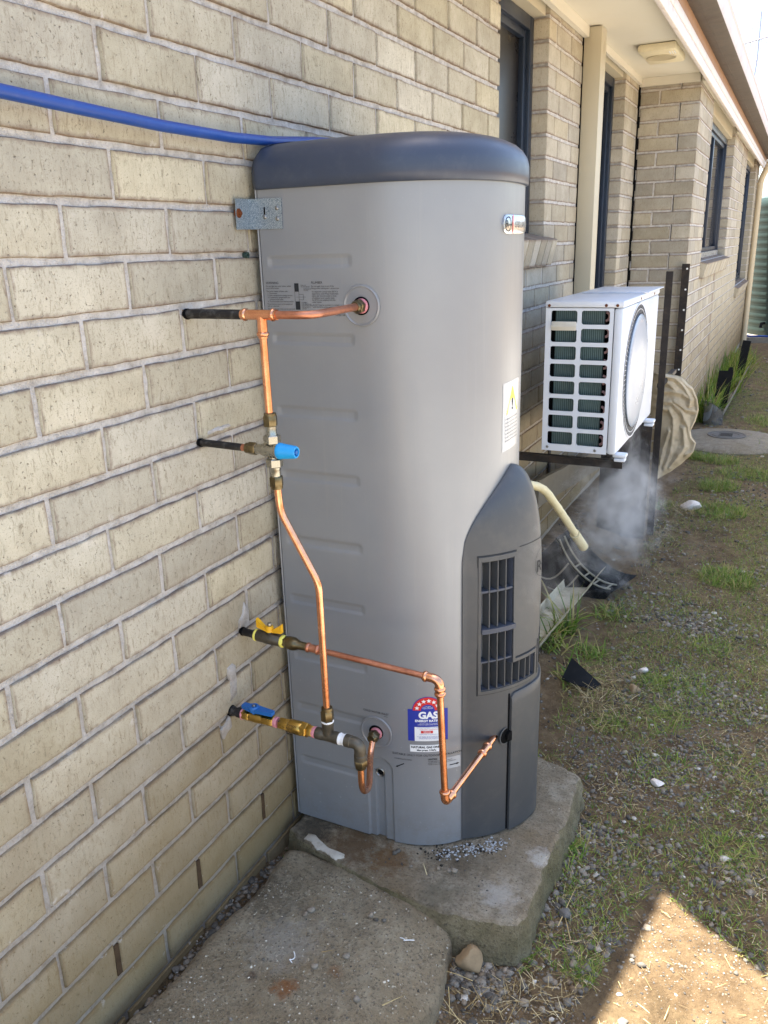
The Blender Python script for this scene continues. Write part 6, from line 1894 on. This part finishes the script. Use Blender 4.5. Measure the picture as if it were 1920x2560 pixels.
# mown sparse lawn
k = 0
while k < 150000:
    k += 1
    y = 0.25 + 9.5 * random.random() ** 1.9; x = random.uniform(0.45, 1.25)
    if y > 3.5 and x < 0.40: continue
    if blocked(x, y) or in_sun_patch(x, y): continue
    d = max(0.20, sstep(-0.24, 0.18, nz(x, y, 7, 2.6) + 0.22 * sstep(0.8, 1.05, x) + 0.15 * sstep(2.5, 5, y) + 0.35 * nz(x, y, 1, 9))) * (0.5 + 0.5 * sstep(0.6, 2.0, y)) * (0.75 + 0.25 * sstep(0.5, 0.8, x))
    if random.random() > d: continue
    it.append((x, y, gz(x, y), random.random() * 2 * PI, random.uniform(0.008, 0.030), random.uniform(0.0012, 0.0026), random.uniform(0.3, 1.45), random.uniform(0, 0.5)))
tuft(0.655, 0.62, 0.03, 60, 0.02, 0.075, 0.002, 0.005)
tuft(0.66, 0.50, 0.05, 60, 0.01, 0.05, 0.0015, 0.003)
tuft(0.63, 0.255, 0.03, 50, 0.01, 0.04, 0.0015, 0.003)
tuft(0.67, 0.30, 0.05, 60, 0.01, 0.04, 0.0015, 0.003)
tuft(0.05, 0.30, 0.05, 60, 0.005, 0.02, 0.002, 0.004, (0.2, 1.4))
for c_ in ((0.80, 1.05, 0.09), (0.77, 1.30, 0.08), (0.78, 1.55, 0.10), (0.86, 1.9, 0.08), (1.0, 0.78, 0.07), (0.70, 1.55, 0.05), (0.98, 1.15, 0.10), (0.62, 1.22, 0.06)): tuft(c_[0], c_[1], c_[2], 320, 0.012, 0.05, 0.0015, 0.0032, (0.4, 1.5))
for c_ in ((0.85, 4.45, 0.18), (0.66, 4.75, 0.12), (0.95, 5.3, 0.2), (0.75, 3.6, 0.15), (0.86, 2.6, 0.12), (0.7, 4.1, 0.12), (0.92, 6.2, 0.2), (0.5, 4.8, 0.08)): tuft(c_[0], c_[1], c_[2], 900, 0.02, 0.075, 0.002, 0.004, (0.2, 1.3))
tuft(0.34, 1.80, 0.05, 70, 0.08, 0.24, 0.005, 0.010, (0.1, 0.9)); tuft(0.33, 1.62, 0.06, 60, 0.05, 0.17, 0.004, 0.009, (0.1, 1.0))
tuft(0.46, 2.02, 0.07, 160, 0.03, 0.09, 0.002, 0.005); tuft(0.46, 1.66, 0.06, 130, 0.03, 0.10, 0.002, 0.005, (0.5, 1.4)); tuft(0.44, 1.45, 0.05, 60, 0.04, 0.14, 0.004, 0.008, (0.6, 1.4))
tuft(0.42, 6.1, 0.10, 260, 0.15, 0.42, 0.006, 0.012, (0.0, 0.45)); tuft(0.42, 6.8, 0.12, 260, 0.15, 0.45, 0.006, 0.012, (0.0, 0.5)); tuft(0.45, 7.6, 0.15, 260, 0.15, 0.45, 0.006, 0.012, (0.0, 0.5)); tuft(0.47, 8.6, 0.15, 240, 0.15, 0.4, 0.006, 0.012, (0.0, 0.5)); tuft(0.48, 9.7, 0.15, 200, 0.1, 0.25, 0.006, 0.012, (0.0, 0.6))
tuft(0.44, 3.55, 0.05, 70, 0.03, 0.10, 0.003, 0.005)
blades_object('grass', it, 'grass', 'patchy mown grass and green weeds growing through the soil', 'grass')
it = []
k = 0
while k < 22000:
    k += 1
    y = -0.3 + 5.5 * random.random() ** 1.7; x = random.uniform(0.5, 1.25)
    if blocked(x, y) or (in_sun_patch(x, y) and random.random() > 0.12): continue
    if random.random() > 0.25 + 0.75 * sstep(-0.1, 0.3, nz(x, y, 9, 3)): continue
    it.append((x, y, ground_z(x, y) + random.uniform(0.001, 0.008), random.random() * 2 * PI, random.uniform(0.006, 0.04), random.uniform(0.0006, 0.0015), random.uniform(1.3, 1.56), random.uniform(-0.1, 0.15)))
for cx2, cy2, n2 in ((0.52, 1.42, 260), (0.58, 1.28, 160), (0.56, 3.55, 260), (0.58, -0.02, 90), (0.50, 3.1, 120)):
    for _ in range(n2):
        x, y = random.gauss(cx2, 0.05), random.gauss(cy2, 0.06)
        if blocked(x, y): continue
        it.append((x, y, ground_z(x, y) + random.uniform(0.0, 0.02), random.random() * 2 * PI, random.uniform(0.03, 0.10), random.uniform(0.0008, 0.002), random.uniform(1.0, 1.6), random.uniform(-0.2, 0.6)))
for (x, y, h, L) in ((0.68, 0.36, 1.5, 0.14), (0.715, 0.33, 2.0, 0.10), (0.70, 0.05, 0.8, 0.11), (0.60, 0.10, 2.4, 0.07), (0.29, 0.0, 0.6, 0.03), (0.45, -0.05, 0.9, 0.05), (0.40, 0.28, 2.2, 0.04)):
    it.append((x, y, (ground_z(x, y) if not blocked(x, y) else max(0.0 if y > 0.24 else path_z(x, y), -0.08)) + 0.012, h, L, 0.0024, 1.5, 0.05))
blades_object('straw_litter', it, 'straw', 'dry straw and clippings scattered over the soil', 'straw')

# white dried paint spill on the slab front and rust marks on the path
def blob(name, pts, mat, label, cat, zfn, th=0.002):
    cx3 = sum(p_[0] for p_ in pts) / len(pts); cy3 = sum(p_[1] for p_ in pts) / len(pts)
    pts = densify(pts, 0.004)
    pts = [(x + 0.008 * nz(x, y, 3, 38) + 0.004 * nz(x, y, 5, 110), y + 0.008 * nz(x, y, 7, 38) + 0.004 * nz(x, y, 9, 110)) for x, y in pts]
    m = len(pts); vs = []; fs = []
    for q, zz in ((1.0, -0.001), (0.96, th * 0.7), (0.6, th), (0.25, th)):
        for x, y in pts:
            X, Y = cx3 + (x - cx3) * q, cy3 + (y - cy3) * q
            vs.append((X, Y, zfn(X, Y) + zz))
    for a in range(3): fs += [(a * m + k, a * m + (k + 1) % m, (a + 1) * m + (k + 1) % m, (a + 1) * m + k) for k in range(m)]
    fs.append(tuple(3 * m + k for k in range(m)))
    return tag(MB().add(vs, fs).build(name, mat, None, 60), label, cat)
blob('paint_spill', [(0.075, 0.285), (0.10, 0.276), (0.14, 0.262), (0.185, 0.252), (0.20, 0.262), (0.195, 0.272), (0.16, 0.272), (0.13, 0.288), (0.10, 0.300), (0.08, 0.298)], 'paint_spill', 'dried white mortar spill along the front edge of slab', 'spill', lambda x, y: 0.0015 * nz(x, y, 0, 18))
for i, (x, y, a) in enumerate(((0.42, 0.12, 0.3), (0.60, 0.02, 1.2), (0.63, -0.03, 0.2), (0.24, -0.03, 1.9))):
    zz = path_z(x, y) + 0.003 if x < 0.5 else ground_z(x, y) + 0.012
    mb = MB(); mb.tube([(x + 0.028 * (q - 0.5) * math.cos(a) + 0.005 * math.sin(q * 7 + i), y + 0.028 * (q - 0.5) * math.sin(a) + 0.004 * math.cos(q * 6), zz + 0.002 * math.sin(q * 5)) for q in np.linspace(0, 1, 9)], 0.0011, 6)
    tag(mb.build('tape_thread', 'tape_white'), ['curl of white thread tape near the slab on path', 'long white tape curl on gravel by the path', 'short white tape scrap on gravel near the sunlit soil', 'thin white tape curl in the middle of path'][i], 'tape scrap')

# ------------------------------------------------------------------ steam from the flue
def steam(name, label, loc, scl, dens, nscale, seed, cut):
    bm = bmesh.new(); bmesh.ops.create_icosphere(bm, subdivisions=3, radius=1.0)
    me = bpy.data.meshes.new(name); bm.to_mesh(me); bm.free()
    mt = bpy.data.materials.new(name); mt.use_nodes = True
    t_ = mt.node_tree; t_.nodes.clear()
    out = t_.nodes.new('ShaderNodeOutputMaterial'); pv = t_.nodes.new('ShaderNodeVolumePrincipled')
    pv.inputs['Color'].default_value = (0.97, 0.97, 0.97, 1); pv.inputs['Anisotropy'].default_value = 0.2
    t_.links.new(pv.outputs[0], out.inputs['Volume'])
    tc = t_.nodes.new('ShaderNodeTexCoord'); gm = t_.nodes.new('ShaderNodeNewGeometry')
    ln = t_.nodes.new('ShaderNodeVectorMath'); ln.operation = 'LENGTH'; t_.links.new(tc.outputs['Object'], ln.inputs[0])
    nn = t_.nodes.new('ShaderNodeTexNoise'); nn.noise_dimensions = '4D'; nn.inputs['W'].default_value = seed
    nn.inputs['Scale'].default_value = nscale; nn.inputs['Detail'].default_value = 5; nn.inputs['Roughness'].default_value = 0.62; nn.inputs['Distortion'].default_value = 1.8
    t_.links.new(gm.outputs['Position'], nn.inputs['Vector'])
    fall = t_.nodes.new('ShaderNodeMapRange'); fall.inputs[1].default_value = 0.25; fall.inputs[2].default_value = 1.0; fall.inputs[3].default_value = 0.06; fall.inputs[4].default_value = -0.26
    t_.links.new(ln.outputs['Value'], fall.inputs[0])
    ad = t_.nodes.new('ShaderNodeMath'); ad.operation = 'ADD'; t_.links.new(nn.outputs['Fac'], ad.inputs[0]); t_.links.new(fall.outputs[0], ad.inputs[1])
    mr = t_.nodes.new('ShaderNodeMapRange'); mr.inputs[1].default_value = cut; mr.inputs[2].default_value = cut + 0.35; mr.inputs[3].default_value = 0.0; mr.inputs[4].default_value = dens
    t_.links.new(ad.outputs[0], mr.inputs[0]); t_.links.new(mr.outputs[0], pv.inputs['Density'])
    o = bpy.data.objects.new(name, me); COL.objects.link(o); me.materials.append(mt)
    o.location = loc; o.scale = scl
    return tag(o, label, 'steam', None, 'stuff')
steam('steam', 'pale steam drifting below the air conditioner', (0.42, 2.35, 0.27), (0.32, 1.1, 0.48), 8.0, 4.6, 2.3, 0.47)
steam('steam', 'thin steam in front of the cowl vents', (0.60, 0.56, 0.66), (0.14, 0.28, 0.32), 3.0, 9.0, 5.1, 0.51)
